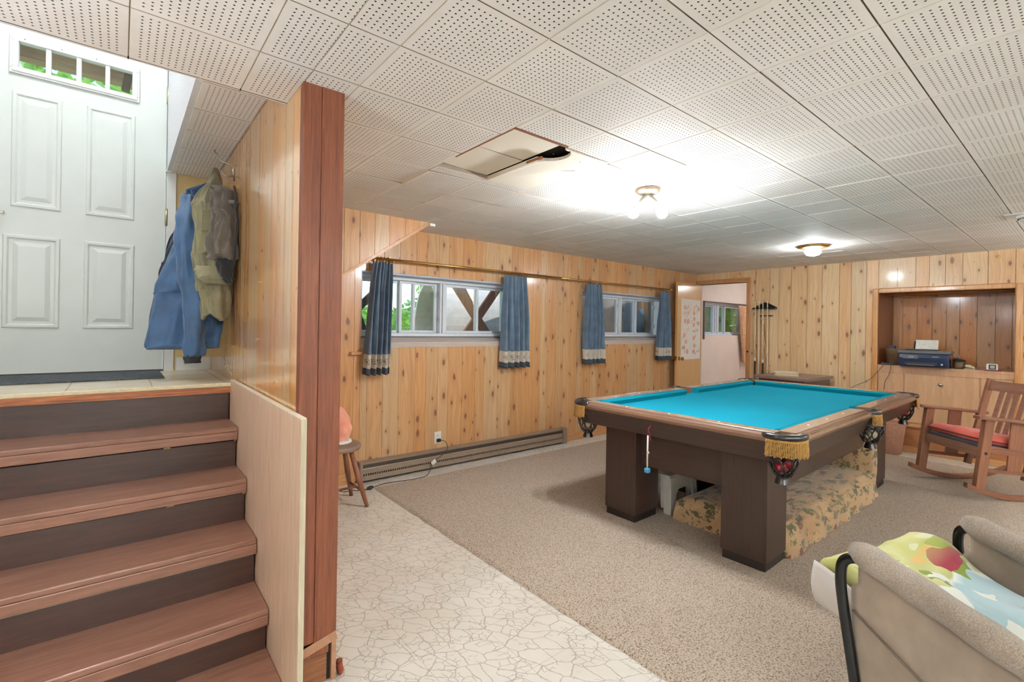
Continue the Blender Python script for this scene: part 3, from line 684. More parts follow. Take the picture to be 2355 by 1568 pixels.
for zz in (2.72, 1.94):
    b = B(); b.box(w_ - 0.004, w_ + 0.018, -0.008, 0.002, zz - ZL - 0.05, zz - ZL + 0.05); b.tube([(w_ + 0.004, -0.010, zz - ZL - 0.055), (w_ + 0.004, -0.010, zz - ZL + 0.055)], 0.007, 10)
    obj('hinge', b, plain('brushed_nickel_hinge', (190, 180, 150), 0.35, 0.9), d1)
b = B(); b.tube([(0.105, 0, 0.895), (0.105, -0.03, 0.895)], 0.012, 12); b.bar((0.105, -0.036, 0.895), (0.150, -0.036, 0.895), 0.012, 0.018); obj('handle', b, STEEL, d1, bevel=0.003)
b = B(); b.box(0.0, w_, -0.002, 0.045, 0.0, 0.011); obj('sweep', b, BLACK, d1)
b = B(); b.box(XD0 - 0.05, XD0 - 0.003, YD - 0.015, YD + 0.05, ZL, DT + 0.05); b.box(XD1 + 0.003, XD1 + 0.055, YD - 0.012, YD + 0.05, ZL, DT + 0.05); b.box(XD0 - 0.05, XD1 + 0.055, YD - 0.012, YD + 0.05, DT + 0.003, DT + 0.06)
struct('trim_6', b, WHITE_P, 'white casing of the entry door', 'trim', bevel=0.003)
# mat
def matmat():
    a = N('grey_ribbed_mat'); o = a.obj(); v = a.voro(a.scale(o, 90, 90, 1), 1.0); k = a.noise(o, 14, 4)
    a.bump(v.outputs['Distance'], 0.6, 0.004)
    return a.fin(a.mix(v.outputs['Distance'], a.ramp(k, [(0.3, (76, 82, 86)), (0.7, (104, 110, 114))]), lin((58, 62, 66))), 0.95)
b = B(); b.box(-0.62, 0.196, 3.29, 3.755, ZL, ZL + 0.009); tag(obj('door_mat', b, matmat(), bevel=0.003), 'dark grey textured mat on the landing before the white door', 'door mat')

# ------------------------------------------------------------------ coats on the hook
def smooth_path(levels, t):
    """interpolate key levels (t, values...)"""
    for a_, b_ in zip(levels, levels[1:]):
        if t <= b_[0]:
            f = (t - a_[0]) / (b_[0] - a_[0]); f = f * f * (3 - 2 * f)
            return [p + (q - p) * f for p, q in zip(a_[1:], b_[1:])]
    return list(levels[-1][1:])
def drape(b, levels, folds, nu=72, nv=48, seed=0, tilt=0.0, mi=0, hem=0.0, crease=0.012):
    """cloth hanging as a closed folded shape; levels: (t, cx, cy, z, rx, ry, fold)"""
    sd = seed * 13.7
    def fn(u, v):
        cx, cy, z, rx, ry, fa = smooth_path(levels, v); a = 2 * PI * u
        f = 0
        for (n, am, ph, dr) in folds: f += am * math.sin(n * a + ph + dr * v)
        k = mnoise.noise(Vector((math.cos(a) * 2.2 + sd, math.sin(a) * 2.2, v * 6))) * crease * 2 + mnoise.noise(Vector((math.cos(a) * 5 + sd, math.sin(a) * 5, v * 14))) * crease
        q = 1 + fa * f
        return (cx + rx * math.cos(a) * q + k, cy + ry * math.sin(a) * q + k, z + hem * math.sin(3 * a + sd) * v)
    R_ = b.grid(fn, nu, nv, mi, closed=True)
    b.face(R_[0][::-1], mi); b.face(R_[-1], mi)
BLUEC = fabric('blue_nylon', (54, 90, 130), 300, rough=0.5, var=0.14, fs=9)
NAVYC = fabric('dark_navy_fleece', (44, 48, 62), 300)
OLIVE = fabric('olive_khaki_canvas', (138, 130, 98), 500, var=0.14, fs=12)
TAUPE = fabric('taupe_canvas', (104, 94, 82), 500, var=0.14, fs=12)
DKLIN = fabric('dark_quilted_lining', (38, 36, 40), 400)
bj = thing('jacket', 'long blue nylon coat hanging lowest on the stair wall hooks', 'jacket', (0.36, 3.28, 2.1), group='coats on the stair wall')
b = B(); b.M = Matrix.Translation((-0.36, -3.28, -2.1))
drape(b, [(0, 0.40, 3.30, 2.08, 0.02, 0.03, 0.0), (0.10, 0.345, 3.32, 2.02, 0.055, 0.06, 0.3), (0.35, 0.335, 3.34, 1.78, 0.085, 0.09, 0.7), (0.7, 0.285, 3.30, 1.43, 0.135, 0.12, 0.9), (1.0, 0.262, 3.26, 1.13, 0.150, 0.15, 1.0)],
      [(5, 0.10, 0.5, 1.0), (9, 0.06, 1.2, -0.8), (2, 0.08, 0.3, 0.4)], seed=1, hem=0.012)
obj('coat_body', b, BLUEC, bj, solid=0.0)
b = B(); b.M = Matrix.Translation((-0.36, -3.28, -2.1))
P = [(0.285, 3.22, 1.98), (0.27, 3.12, 1.82), (0.275, 3.05, 1.62), (0.295, 3.02, 1.42), (0.30, 3.02, 1.22), (0.30, 3.03, 1.09)]
def sleeve(b, P, R_, n=28, m=40, seed=2, amp=0.006, mi=0):
    def fn(u, v):
        s = v * (len(P) - 1); i = min(int(s), len(P) - 2); f = s - i; c = Vector(P[i]).lerp(Vector(P[i + 1]), f)
        rr = R_[i] + (R_[i + 1] - R_[i]) * f; a = 2 * PI * u
        k = amp * math.sin(5 * a + 7 * v + seed) + mnoise.noise(Vector((math.cos(a) * 1.5 + seed, math.sin(a) * 1.5, v * 9))) * amp * 3
        return (c.x + (rr + k) * math.cos(a), c.y + (rr + k) * math.sin(a) * 0.8, c.z + 0.2 * k)
    R2 = b.grid(fn, n, m, mi, closed=True); b.face(R2[0][::-1], mi); b.face(R2[-1], mi)
sleeve(b, P, [0.03, 0.048, 0.052, 0.050, 0.048, 0.046]); obj('sleeve', b, BLUEC, bj)
b = B(); b.M = Matrix.Translation((-0.36, -3.28, -2.1)); sleeve(b, [(0.30, 3.03, 1.10), (0.298, 3.03, 1.055)], [0.040, 0.038], m=6, amp=0.002); obj('cuff', b, plain('black_knit_cuff', (42, 40, 42), 0.9), bj)
b = B(); b.M = Matrix.Translation((-0.36, -3.28, -2.1)); sleeve(b, [(0.40, 3.2, 1.5), (0.395, 3.13, 1.32), (0.385, 3.1, 1.13)], [0.055, 0.05, 0.045], seed=5); obj('sleeve', b, BLUEC, bj)
nj = thing('jacket', 'dark navy jacket edge behind the blue coat, next to the door casing', 'jacket', (0.33, 3.5, 1.9), group='coats on the stair wall')
b = B(); b.M = Matrix.Translation((-0.33, -3.5, -1.9))
drape(b, [(0, 0.40, 3.50, 2.02, 0.02, 0.03, 0), (0.2, 0.32, 3.48, 1.90, 0.05, 0.05, 0.5), (0.6, 0.255, 3.46, 1.62, 0.07, 0.06, 0.8), (1, 0.215, 3.44, 1.44, 0.055, 0.05, 0.8)], [(5, 0.1, 0.2, 1), (3, 0.08, 2, -1)], seed=4)
obj('coat_body', b, NAVYC, nj)
oj = thing('jacket', 'olive khaki work jacket with chest pocket hanging over the blue coat', 'jacket', (0.40, 3.1, 2.1), group='coats on the stair wall')
b = B(); b.M = Matrix.Translation((-0.40, -3.1, -2.1))
drape(b, [(0, 0.405, 3.14, 2.135, 0.008, 0.012, 0), (0.12, 0.385, 3.08, 2.02, 0.035, 0.04, 0.4), (0.25, 0.362, 3.02, 1.90, 0.065, 0.07, 0.8), (0.6, 0.370, 2.98, 1.62, 0.070, 0.08, 0.9), (0.82, 0.380, 2.97, 1.44, 0.068, 0.07, 1.0), (1, 0.388, 2.97, 1.30, 0.055, 0.06, 1.0)],
      [(5, 0.12, 1.0, 1.4), (8, 0.06, 0.2, -1.6), (2, 0.12, 2.2, 1)], seed=7, hem=0.02)
obj('coat_body', b, OLIVE, oj)
b = B(); b.M = Matrix.Translation((-0.40, -3.1, -2.1))
sleeve(b, [(0.35, 2.94, 1.56), (0.362, 2.91, 1.50), (0.385, 2.90, 1.47)], [0.055, 0.062, 0.05], m=14, seed=9, amp=0.004); obj('rolled_sleeve', b, OLIVE, oj)
b = B(); b.M = Matrix.Translation((-0.40, -3.1, -2.1)); b.box(0.318, 0.372, 2.936, 2.946, 1.745, 1.855); obj('chest_pocket', b, OLIVE, oj, bevel=0.003)
b = B(); b.M = Matrix.Translation((-0.40, -3.1, -2.1)); b.tube([(0.368, 2.934, 1.84), (0.368, 2.937, 1.84)], 0.006, 10); DB_ = plain('dark_button', (50, 38, 30), 0.4); obj('button', b, DB_, oj)
tj = thing('jacket', 'short brown-grey jacket with zip hanging outermost against the boards', 'jacket', (0.44, 2.95, 2.0), group='coats on the stair wall')
b = B(); b.M = Matrix.Translation((-0.44, -2.95, -2.0))
drape(b, [(0, 0.415, 2.98, 1.995, 0.035, 0.04, 0), (0.1, 0.408, 2.94, 1.97, 0.05, 0.05, 0.3), (0.4, 0.412, 2.88, 1.84, 0.052, 0.06, 0.7), (1, 0.405, 2.84, 1.60, 0.060, 0.06, 0.9)], [(4, 0.1, 0.6, 1), (7, 0.05, 0.2, -2)], seed=12, hem=0.012, nv=36)
obj('coat_body', b, TAUPE, tj)
b = B(); b.M = Matrix.Translation((-0.44, -2.95, -2.0)); b.tube([(0.443, 2.80, 1.97), (0.452, 2.79, 1.90), (0.446, 2.795, 1.85), (0.458, 2.79, 1.80), (0.452, 2.80, 1.70), (0.448, 2.80, 1.58)], [0.006, 0.008, 0.006, 0.008, 0.006, 0.006], 8)
obj('zip_edge', b, DKLIN, tj, label='dark zip edge'); 
b = B(); b.M = Matrix.Translation((-0.44, -2.95, -2.0)); b.lathe([(0.02, 0), (0.026, 0.01), (0.02, 0.02)], (0.448, 2.85, 1.885), 12); obj('drawcord', b, plain('grey_cord_lock', (120, 118, 112), 0.4), tj)
b = B(); b.M = Matrix.Translation((-0.44, -2.95, -2.0)); sleeve(b, [(0.41, 2.86, 1.60), (0.42, 2.85, 1.52), (0.44, 2.87, 1.47)], [0.045, 0.035, 0.012], m=14, seed=21, amp=0.005); obj('lining', b, DKLIN, tj)
ch = thing('coat_hook', 'bent chrome wire coat hook high on the stair wall boards', 'hook', (XP, 3.02, 2.08))
b = B(); b.tube([(0, 0.0, -0.03), (-0.008, 0.0, 0.03), (-0.004, -0.01, 0.05), (-0.06, -0.005, 0.065), (-0.085, 0.01, 0.10), (-0.095, 0.02, 0.125)], 0.004, 8); b.tube([(0, 0, 0.0), (-0.035, 0.0, -0.012), (-0.055, 0.0, 0.0), (-0.06, 0.0, 0.02)], 0.004, 8); obj('wire', b, STEEL, ch)

# ------------------------------------------------------------------ ceiling lights
def bulbmat(nm, c, s):
    a = N(nm); a.t.nodes.remove(a.b); e = a.n('Emission'); k = a.noise(a.obj(), 2, 1)
    a.set(e.inputs[0], a.mix(k, c, tuple(x * 0.97 for x in c[:3]) + (1,))); e.inputs[1].default_value = s; a.t.links.new(e.outputs[0], a.out.inputs[0]); return a.m
WARM = (0.90, 0.955, 1.0, 1)
BM = bulbmat('lit_bulb', WARM, BULB)
l1 = thing('ceiling_light', 'two-bulb ceiling light with bare bulbs near the patched tiles', 'ceiling light', (2.40, 1.69, ZC), group='ceiling lights')
b = B(); b.lathe([(0.075, 0.0), (0.075, -0.012), (0.055, -0.03), (0.012, -0.034)], n=28); obj('canopy', b, plain('tarnished_nickel', (150, 134, 114), 0.35, 0.9), l1)
for (dx, dy) in ((-0.5, 0.35), (0.32, -0.5)):
    q = Vector((dx, dy, -0.9)).normalized(); b = B(); b.tube([Vector((0, 0, -0.03)), q * 0.075 + Vector((0, 0, -0.02)), q * 0.115 + Vector((0, 0, -0.02))], [0.016, 0.018, 0.020], 14)
    so = obj('socket', b, plain('grey_lamp_socket', (150, 148, 140), 0.5), l1)
    c_ = q * 0.150 + Vector((0, 0, -0.02)); qx = q.cross(Vector((0, 0, 1))).normalized(); qy = qx.cross(q).normalized()
    b = B(); b.skinrings([b.ring(c_ + q * (0.032 * math.sin(t)), qx, qy, max(0.0004, 0.032 * math.cos(t)), max(0.0004, 0.032 * math.cos(t)), 18) for t in [math.radians(a_) for a_ in range(-35, 91, 14)]]); obj('bulb', b, BM, l1)
    b = B(); b.skinrings([b.ring(c_ + q * d_, qx, qy, r_, r_, 18) for d_, r_ in ((-0.050, 0.016), (-0.034, 0.019), (-0.024, 0.0225), (-0.0186, 0.0262))]); obj('bulb_collar', b, plain('white_bulb_plastic', (238, 236, 230), 0.4) if not q.x > 0 else bpy.data.materials['white_bulb_plastic'], l1)
BM2 = bulbmat('lit_globe', WARM, 150.0)
l2 = thing('ceiling_light', 'flush mushroom glass ceiling light nearest the far wall', 'ceiling light', (5.14, 1.74, ZC), group='ceiling lights')
b = B(); b.lathe([(0.135, 0.0), (0.135, -0.014), (0.11, -0.022)], n=32); obj('canopy', b, BRASS, l2)
b = B(); b.lathe([(0.055, -0.022), (0.068, -0.045), (0.068, -0.065), (0.05, -0.088), (0.01, -0.098)], n=28); obj('glass_globe', b, BM2, l2)
l3 = thing('ceiling_light', 'added fill light, a flush glass globe in the unseen near end of the room', 'ceiling light', (2.6, -1.6, ZC), group='ceiling lights')  # added out of view as fill from the camera side
BM3 = bulbmat('fill_globe_near', (0.86, 0.94, 1.0, 1), 5.0)
b = B(); b.lathe([(0.135, 0.0), (0.135, -0.014), (0.11, -0.022)], n=32); obj('canopy', b, BRASS, l3)
b = B(); b.lathe([(0.085, -0.022), (0.128, -0.05), (0.13, -0.085), (0.09, -0.115), (0.01, -0.13)], n=28); obj('glass_globe', b, BM3, l3)
l5 = thing('fill_sconce', 'added fill lamp, a round glass globe on the unseen left wall of the stairs', 'wall lamp', (-0.86, 1.25, 1.75))  # added out of view to brighten plywood, boards and post from the left
b = B(); b.box(0.0, 0.02, -0.05, 0.05, -0.06, 0.06); obj('mount', b, STEEL, l5, bevel=0.004)
b = B(); b.ball((0.09, 0, 0), 0.07, 20); obj('glass_globe', b, bulbmat('fill_sconce_glow', (0.92, 0.97, 1.0, 1), 125.0), l5)
l4 = thing('stairwell_fill_light', 'added unseen fill light, a round glass globe on the high stairwell ceiling', 'ceiling light', (-0.2, 2.9, 3.62))  # lamp added above the view to brighten the stairwell
b = B(); b.lathe([(0.12, 0.0), (0.12, -0.02)], n=24); obj('canopy', b, STEEL, l4)
BM4 = bulbmat('fill_globe_stairwell', (0.94, 0.97, 0.98, 1), 60.0)
b = B(); b.lathe([(0.08, -0.02), (0.13, -0.06), (0.12, -0.11), (0.02, -0.14)], n=24); obj('glass_globe', b, BM4, l4)
l6 = thing('next_room_fill_light', 'added unseen fill light, a round glass globe on the ceiling of the pink room', 'ceiling light', (7.9, 2.8, 2.14))  # lamp added out of view to brighten the next room
b = B(); b.lathe([(0.12, 0.0), (0.12, -0.02)], n=24); obj('canopy', b, STEEL, l6)
b = B(); b.lathe([(0.08, -0.02), (0.13, -0.05), (0.12, -0.09), (0.02, -0.12)], n=24); obj('glass_globe', b, bulbmat('fill_globe_pink_room', WARM, 42.0), l6)
# torchiere lamps added out of view to brighten ceiling and room
for q_, (tx, ty, lab) in enumerate(((2.3, -2.3, 'added black torchiere fill lamp in the near right corner behind the camera'), (-0.3, -2.3, 'added black torchiere fill lamp near the left wall behind the camera'), (5.7, -1.4, 'added black torchiere fill lamp near the far wall, right of the view'))):
    ft = thing('fill_floor_lamp', lab, 'added fill lamp', (tx, ty, CZ_ if q_ != 1 else 0.0))
    b = B(); b.lathe([(0.13, 0.0), (0.13, 0.02), (0.02, 0.03), (0.012, 0.05), (0.012, 1.45), (0.03, 1.47), (0.01, 1.475)], n=20); obj('pole', b, BLACK, ft)
    b = B(); b.lathe([(0.03, 1.47), (0.15, 1.55), (0.17, 1.59), (0.165, 1.59), (0.145, 1.555), (0.03, 1.48)], n=28, cap=False); obj('lamp_shade', b, BLACK, ft)
    b = B(); b.lathe([(0.135, 1.560), (0.135, 1.566), (0.01, 1.566)], n=24); obj('lamp_glow', b, bulbmat('fill_torchiere_glow' + str(q_), (0.85, 0.935, 1.0, 1), TORCH * (0.5 if q_ == 2 else 1.05)), ft)
# smoke detector on its patch
b = B(); b.box(4.70, 4.96, 0.0, 0.42, ZC - 0.006, ZC + 0.002)
struct('trim_7', b, WHITE_P, 'white painted patch strip on the ceiling by the smoke alarm', 'trim', bevel=0.004)
sd = thing('smoke_detector', 'round white smoke alarm on the ceiling at the right edge', 'smoke detector', (4.78, 0.30, ZC - 0.006))
b = B(); b.lathe([(0.066, 0.0), (0.066, -0.012), (0.058, -0.02)], n=28); obj('base', b, OFFWHITE, sd)
b = B(); b.lathe([(0.056, -0.02), (0.052, -0.034), (0.03, -0.040), (0.01, -0.041)], n=28); obj('cover', b, OFFWHITE, sd)
b = B()
for q in range(24): a_ = 2 * PI * q / 24; b.box(0.0, 0.0, 0, 0, 0, 0) if False else b.bar((0.057 * math.cos(a_), 0.057 * math.sin(a_), -0.03), (0.0585 * math.cos(a_), 0.0585 * math.sin(a_), -0.022), 0.005, 0.004)
obj('vent_slots', b, plain('dark_vent_slots', (90, 90, 90), 0.6), sd)
# ------------------------------------------------------------------ curtain rod and curtains
rod = thing('curtain_rod', 'long brass curtain rod over both basement windows', 'curtain rod', (3.7, 3.695, 1.812))
b = B(); b.tube([(-2.14, 0, 0.0), (0.0, 0, 0.004)], 0.0105, 12); b.tube([(-0.05, 0, 0.004), (2.10, 0, 0.008)], 0.0085, 12); obj('pole', b, BRASS, rod)
b = B(); b.lathe([(0.006, 0), (0.015, 0.006), (0.018, 0.02), (0.012, 0.034), (0.002, 0.04)], n=14)
for v in b.bm.verts: v.co = Vector((v.co.z + 2.10, v.co.x, v.co.y + 0.008))
obj('finial', b, BRASS, rod)
for x in (-1.95, 2.03):
    b = B(); b.box(x - 0.012, x + 0.012, 0.07, 0.084, -0.03, 0.03); b.tube([(x, 0.075, 0), (x, 0.02, -0.012), (x, 0.0, -0.012)], 0.005, 8); obj('bracket', b, BRASS, rod)
RG = []
def ringmesh(b, x, z=0.0, tiltv=0.2): 
    b.tube([(x + 0.004 * math.sin(a) * tiltv, 0.020 * math.sin(a), z - 0.008 + 0.020 * math.cos(a)) for a in [2 * PI * q / 18 for q in range(18)]], 0.0016, 6, closed=True)
for x in (0.02, 0.13, 0.28, 0.30, 0.33, 0.47, -0.23, 0.14): b = B(); ringmesh(b, x, 0.004); obj('ring', b, BRASS, rod)
def curtmat():
    a = N('blue_grey_curtain_cloth'); uv = a.sep(a.uv()); k = a.noise(a.obj(), 9, 4)
    ck = a.n('TexChecker'); a.set(ck.inputs[0], a.scale(a.uv(), 160, 160, 1)); ck.inputs[3].default_value = 1.0
    body = a.mix(a.math('MULTIPLY', ck.outputs['Fac'], 0.3), a.ramp(k, [(0.3, (124, 146, 168)), (0.7, (150, 172, 192))]), lin((96, 114, 136)))
    hem = a.ramp(k, [(0.3, (84, 94, 102)), (0.7, (100, 112, 118))])
    w0 = a.math('GREATER_THAN', uv[1], 0.055); w1_ = a.math('LESS_THAN', uv[1], 0.165)
    inb = a.math('MULTIPLY', w0, w1_)
    col = a.mix(w0, hem, body); col = a.mix(inb, col, lin((238, 230, 216)))
    # little animal-like printed marks in the light band
    fx = a.math('SUBTRACT', a.math('FRACT', a.math('MULTIPLY', uv[0], 6.0)), 0.5); fy = a.math('MULTIPLY', a.math('SUBTRACT', uv[1], 0.108), 9.0)
    rad = a.math('SQRT', a.math('ADD', a.math('POWER', fx, 2.0), a.math('POWER', fy, 2.0)))
    nz = a.noise(a.scale(a.uv(), 90, 90, 1), 1.0, 3, 0.6)
    mk = a.math('MULTIPLY', a.math('LESS_THAN', rad, 0.24), a.math('GREATER_THAN', nz, 0.52))
    col = a.mix(a.math('MULTIPLY', a.math('MULTIPLY', mk, inb), 0.8), col, lin((84, 72, 66)))
    a.bump(k, 0.2, 0.004); a.fin(col, 0.9, sheen=0.2)
    tr = a.n('BsdfTranslucent'); a.set(tr.inputs[0], col); mx = a.n('MixShader'); mx.inputs[0].default_value = 0.45
    a.t.links.new(a.b.outputs[0], mx.inputs[1]); a.t.links.new(tr.outputs[0], mx.inputs[2]); a.t.links.new(mx.outputs[0], a.out.inputs[0]); return a.m
CURT = curtmat()
def curtain(x0t, x1t, x0b, x1b, label, seed, zt=1.795, zb=0.872, Y=3.695, pl=4.5, slant=0.0, mats=None, wx=0.72, grp='blue-grey curtains on the brass rod', H=None):
    cx = (x0t + x1t) / 2; t = thing('curtain', label, 'curtain', (cx, Y, zt), group=grp)
    b = B(); uvl = b.bm.loops.layers.uv.verify(); nu, nv = 90, 40
    def P(u, v):
        s = v * v * (3 - 2 * v); a0 = x0t + (x0b - x0t) * (v ** 0.8); a1 = x1t + (x1b - x1t) * (v ** 0.8)
        x = a0 + (a1 - a0) * u
        amp = 0.012 + 0.024 * min(1, v * 2.2)
        ph = 2 * PI * pl * u + seed + 0.5 * math.sin(3 * v + seed)
        y = amp * math.sin(ph) + 0.008 * math.sin(2.3 * ph + v * 4) + 0.006 * mnoise.noise(Vector((u * 4 + seed, v * 5, 0)))
        x += 0.004 * math.cos(ph) * min(1, v * 2) + slant * v
        hump = 0.012 * abs(math.sin(PI * pl * u * 1.0)) * (1 - v) ** 6
        return (x - cx, y, -(zt - zb) * v - hump + 0.006 * math.sin(ph) * v)
    R_ = b.grid(P, nu, nv)
    b.bm.faces.ensure_lookup_table()
    k = 0
    for j in range(nv):
        for i in range(nu):
            f = b.bm.faces[k]; k += 1
            for l, (ii, jj) in zip(f.loops, ((i, j), (i + 1, j), (i + 1, j + 1), (i, j + 1))): l[uvl].uv = (ii / nu * wx, (1 - jj / nv) * (zt - zb))
    obj('cloth', b, mats or CURT, t, solid=0.0015, fix=False)
    if mats is None:
        n = 6
        for q in range(n):
            xx = x0t - cx + (x1t - x0t) * (q + 0.3) / n; b = B(); ringmesh(b, xx, 1.816 - zt, 1.5 * math.sin(q * 2.1)); b.bar((xx, 0, -0.012 + 1.812 - zt), (xx, 0, -0.03 + 1.812 - zt), 0.004, 0.002); obj('clip_ring', b, BRASS, t)
    return t
curtain(1.575, 1.735, 1.50, 1.725, 'blue-grey curtain beside the stair wedge, left end of the rod', 0.4)
curtain(2.915, 3.20, 2.895, 3.245, 'blue-grey curtain at the right side of the window nearest the stairs', 1.7)
curtain(4.12, 4.37, 4.075, 4.42, 'blue-grey curtain at the left side of the far window', 2.9)
curtain(5.56, 5.775, 5.50, 5.83, 'blue-grey curtain beside the open wooden door', 4.4)

# small wooden peg on the wall
b = B(); b.box(-0.045, 0.045, -0.035, 0.0, -0.014, 0.010); o = tag(obj('wooden_peg', b, TRIMX, bevel=0.003), 'small wooden block fixed to the wall left of the first curtain', 'peg'); o.location = (1.467, YW, 1.045)

# ------------------------------------------------------------------ baseboard heater
HTR = plain('taupe_heater_enamel', (142, 122, 104), 0.42, var=0.04); FIN = N('heater_fins')
w = FIN.n('TexWave', wave_type='BANDS', bands_direction='X'); FIN.set(w.inputs['Vector'], FIN.obj()); w.inputs['Scale'].default_value = 60
FIN = FIN.fin(FIN.ramp(w.outputs['Fac'], [(0.35, (26, 20, 16)), (0.7, (96, 80, 66))]), 0.5)
ht = thing('baseboard_heater', 'long taupe metal baseboard heater under the window nearest the stairs', 'heater', (2.67, YW, 0.0))
x0, x1 = 1.505 - 2.67, 3.835 - 2.67
b = B(); b.prism([(-0.001, 0.02), (-0.001, 0.168), (-0.060, 0.160), (-0.060, 0.148), (-0.012, 0.152), (-0.012, 0.02)], 0, x0, x1)
b.prism([(-0.064, 0.112), (-0.060, 0.118), (-0.056, 0.112), (-0.060, 0.074), (-0.066, 0.074)], 0, x0, x1)
b.prism([(-0.068, 0.058), (-0.062, 0.058), (-0.062, 0.022), (-0.072, 0.022)], 0, x0, x1); obj('housing', b, HTR, ht)
b = B(); b.box(x0, x1, -0.052, -0.013, 0.07, 0.146); obj('heating_fins', b, FIN, ht)
b = B()
n = 118
for q in range(n): xx = x0 + 0.01 + (x1 - x0 - 0.04) * q / n; b.box(xx, xx + 0.008, -0.066, -0.060, 0.057, 0.075)
o = obj('slot_grille', b, HTR, ht)
b = B(); b.box(x0, x1, -0.058, -0.013, 0.022, 0.072); obj('inner_channel', b, DARKVOID, ht)
b = B(); b.box(x1 - 0.05, x1 + 0.012, -0.074, -0.0005, 0.0, 0.170); obj('end_cap', b, HTR, ht, bevel=0.004)
b = B(); b.box(x0 - 0.010, x0 + 0.012, -0.074, -0.0005, 0.0, 0.170); obj('end_cap', b, HTR, ht, bevel=0.004)

# outlet and cord
ot = thing('wall_outlet', 'white wall outlet above the baseboard heater', 'outlet', (2.24, YW, 0.262))
b = B(); b.box(-0.034, 0.034, -0.006, 0.0, -0.055, 0.055); obj('cover_plate', b, OFFWHITE, ot, bevel=0.003)
for z in (0.02, -0.02):
    b = B(); b.box(-0.016, 0.016, -0.008, -0.005, z - 0.014, z + 0.014); so = obj('socket', b, OFFWHITE, ot, bevel=0.003)
    b = B(); b.box(-0.008, -0.005, -0.0085, -0.0078, z - 0.002, z + 0.007); b.box(0.005, 0.008, -0.0085, -0.0078, z - 0.002, z + 0.007); b.tube([(0, -0.0078, z - 0.008), (0, -0.0085, z - 0.008)], 0.002, 8); obj('slots', b, BLACK, so)
# ------------------------------------------------------------------ stool and salt lamp
SW = wood('worn_stool_wood', (108, 62, 42), (150, 98, 70), 2, 1.0, 0.5, 0.1)
sl_ = thing('stool', 'small round wooden stool with splayed legs beside the post', 'stool', (1.19, 3.36, 0.0))
b = B(); b.lathe([(0.13, 0.395), (0.15, 0.40), (0.156, 0.415), (0.156, 0.428), (0.148, 0.437), (0.10, 0.440), (0.01, 0.438)], n=36); obj('seat', b, wood('stool_seat_wood', (118, 92, 78), (158, 130, 112), 0, 1.0, 0.5, 0.1), sl_)
FT = [(0.165, -0.135), (0.16, 0.15), (-0.15, 0.15), (-0.15, -0.14)]
for fx, fy in FT:
    b = B(); b.tube([(fx * 0.42, fy * 0.42, 0.40), (fx * 0.7, fy * 0.7, 0.2), (fx, fy, 0.001)], [0.015, 0.020, 0.013], 12); obj('leg', b, SW, sl_)
b = B(); k = 0.84
for p, q in ((0, 1), (2, 3)): b.tube([(FT[p][0] * k, FT[p][1] * k, 0.11), (FT[q][0] * k, FT[q][1] * k, 0.11)], 0.009, 8)
b.tube([(FT[0][0] * 0.84, 0.0, 0.11), (FT[2][0] * 0.84, 0.0, 0.11)], 0.009, 8); obj('stretcher', b, SW, sl_)
sa = thing('salt_lamp', 'pink rock salt lamp standing on the round stool', 'lamp', (1.20, 3.37, 0.440))
a = N('pink_salt'); k = a.noise(a.obj(), 9, 5); k2 = a.voro(a.obj(), 14.0)
a.bump(a.math('ADD', k, k2.outputs['Distance']), 0.5, 0.01); SALT = a.fin(a.ramp(k, [(0.3, (226, 128, 100)), (0.7, (248, 196, 172))]), 0.45); a.b.inputs['Subsurface Weight'].default_value = 0.3; a.b.inputs['Subsurface Scale'].default_value = 0.03
b = B()
def saltf(u, v):
    a_ = 2 * PI * u; rr = 0.098 * (math.sin(PI * min(1, 0.18 + 0.80 * v)) ** 0.62) * (1 - 0.25 * v)
    rr *= 1 + 0.16 * mnoise.noise(Vector((math.cos(a_) * 1.6, math.sin(a_) * 1.6, v * 4)))
    return (rr * math.cos(a_), rr * math.sin(a_), 0.018 + 0.235 * v)
R_ = b.grid(saltf, 28, 18, closed=True, smooth=False); b.face(R_[0][::-1]); b.face(R_[-1]); obj('rock', b, SALT, sa)
b = B(); b.lathe([(0.085, 0.001), (0.088, 0.008), (0.085, 0.020), (0.01, 0.020)], n=28); obj('wooden_base', b, OFFWHITE, sa, label='pale round base')

b = B(); b.M = Matrix.Translation((-1.20, -3.37, -0.44))
b.tube(spline([(2.24, 3.752, 0.242), (2.27, 3.70, 0.24), (2.29, 3.685, 0.18), (2.25, 3.695, 0.13), (2.16, 3.695, 0.075), (2.10, 3.65, 0.03), (2.02, 3.58, 0.007), (1.90, 3.56, 0.007), (1.80, 3.575, 0.007), (1.66, 3.60, 0.007), (1.54, 3.565, 0.007)]), 0.0028, 6)
b.tube(spline([(1.50, 3.55, 0.008), (1.43, 3.56, 0.007), (1.38, 3.60, 0.007), (1.30, 3.58, 0.02), (1.16, 3.55, 0.12), (1.08, 3.45, 0.26), (1.10, 3.40, 0.42), (1.13, 3.38, 0.452)]), 0.0028, 6)
lc = obj('cord', b, plain('brown_cord', (62, 52, 44), 0.6), sa, label='thin dark cord')
b = B(); b.M = Matrix.Translation((-1.20, -3.37, -0.44)); b.box(2.222, 2.258, 3.744, 3.771, 0.227, 0.257); obj('plug', b, BLACK, lc, bevel=0.005)
b = B(); b.M = Matrix.Translation((-1.20, -3.37, -0.44)) @ M_((1.515, 3.555, 0.014), 0.3); b.ball((0, 0, 0), 0.03, 16, sq=(1.1, 0.62, 0.42)); obj('inline_switch', b, plain('dark_green_switch', (34, 44, 36), 0.3), lc)
b = B(); b.M = Matrix.Translation((-1.20, -3.37, -0.44)); b.bar((2.13, 3.683, 0.062), (2.17, 3.687, 0.088), 0.004, 0.035); obj('paper_tag', b, OFFWHITE, lc)

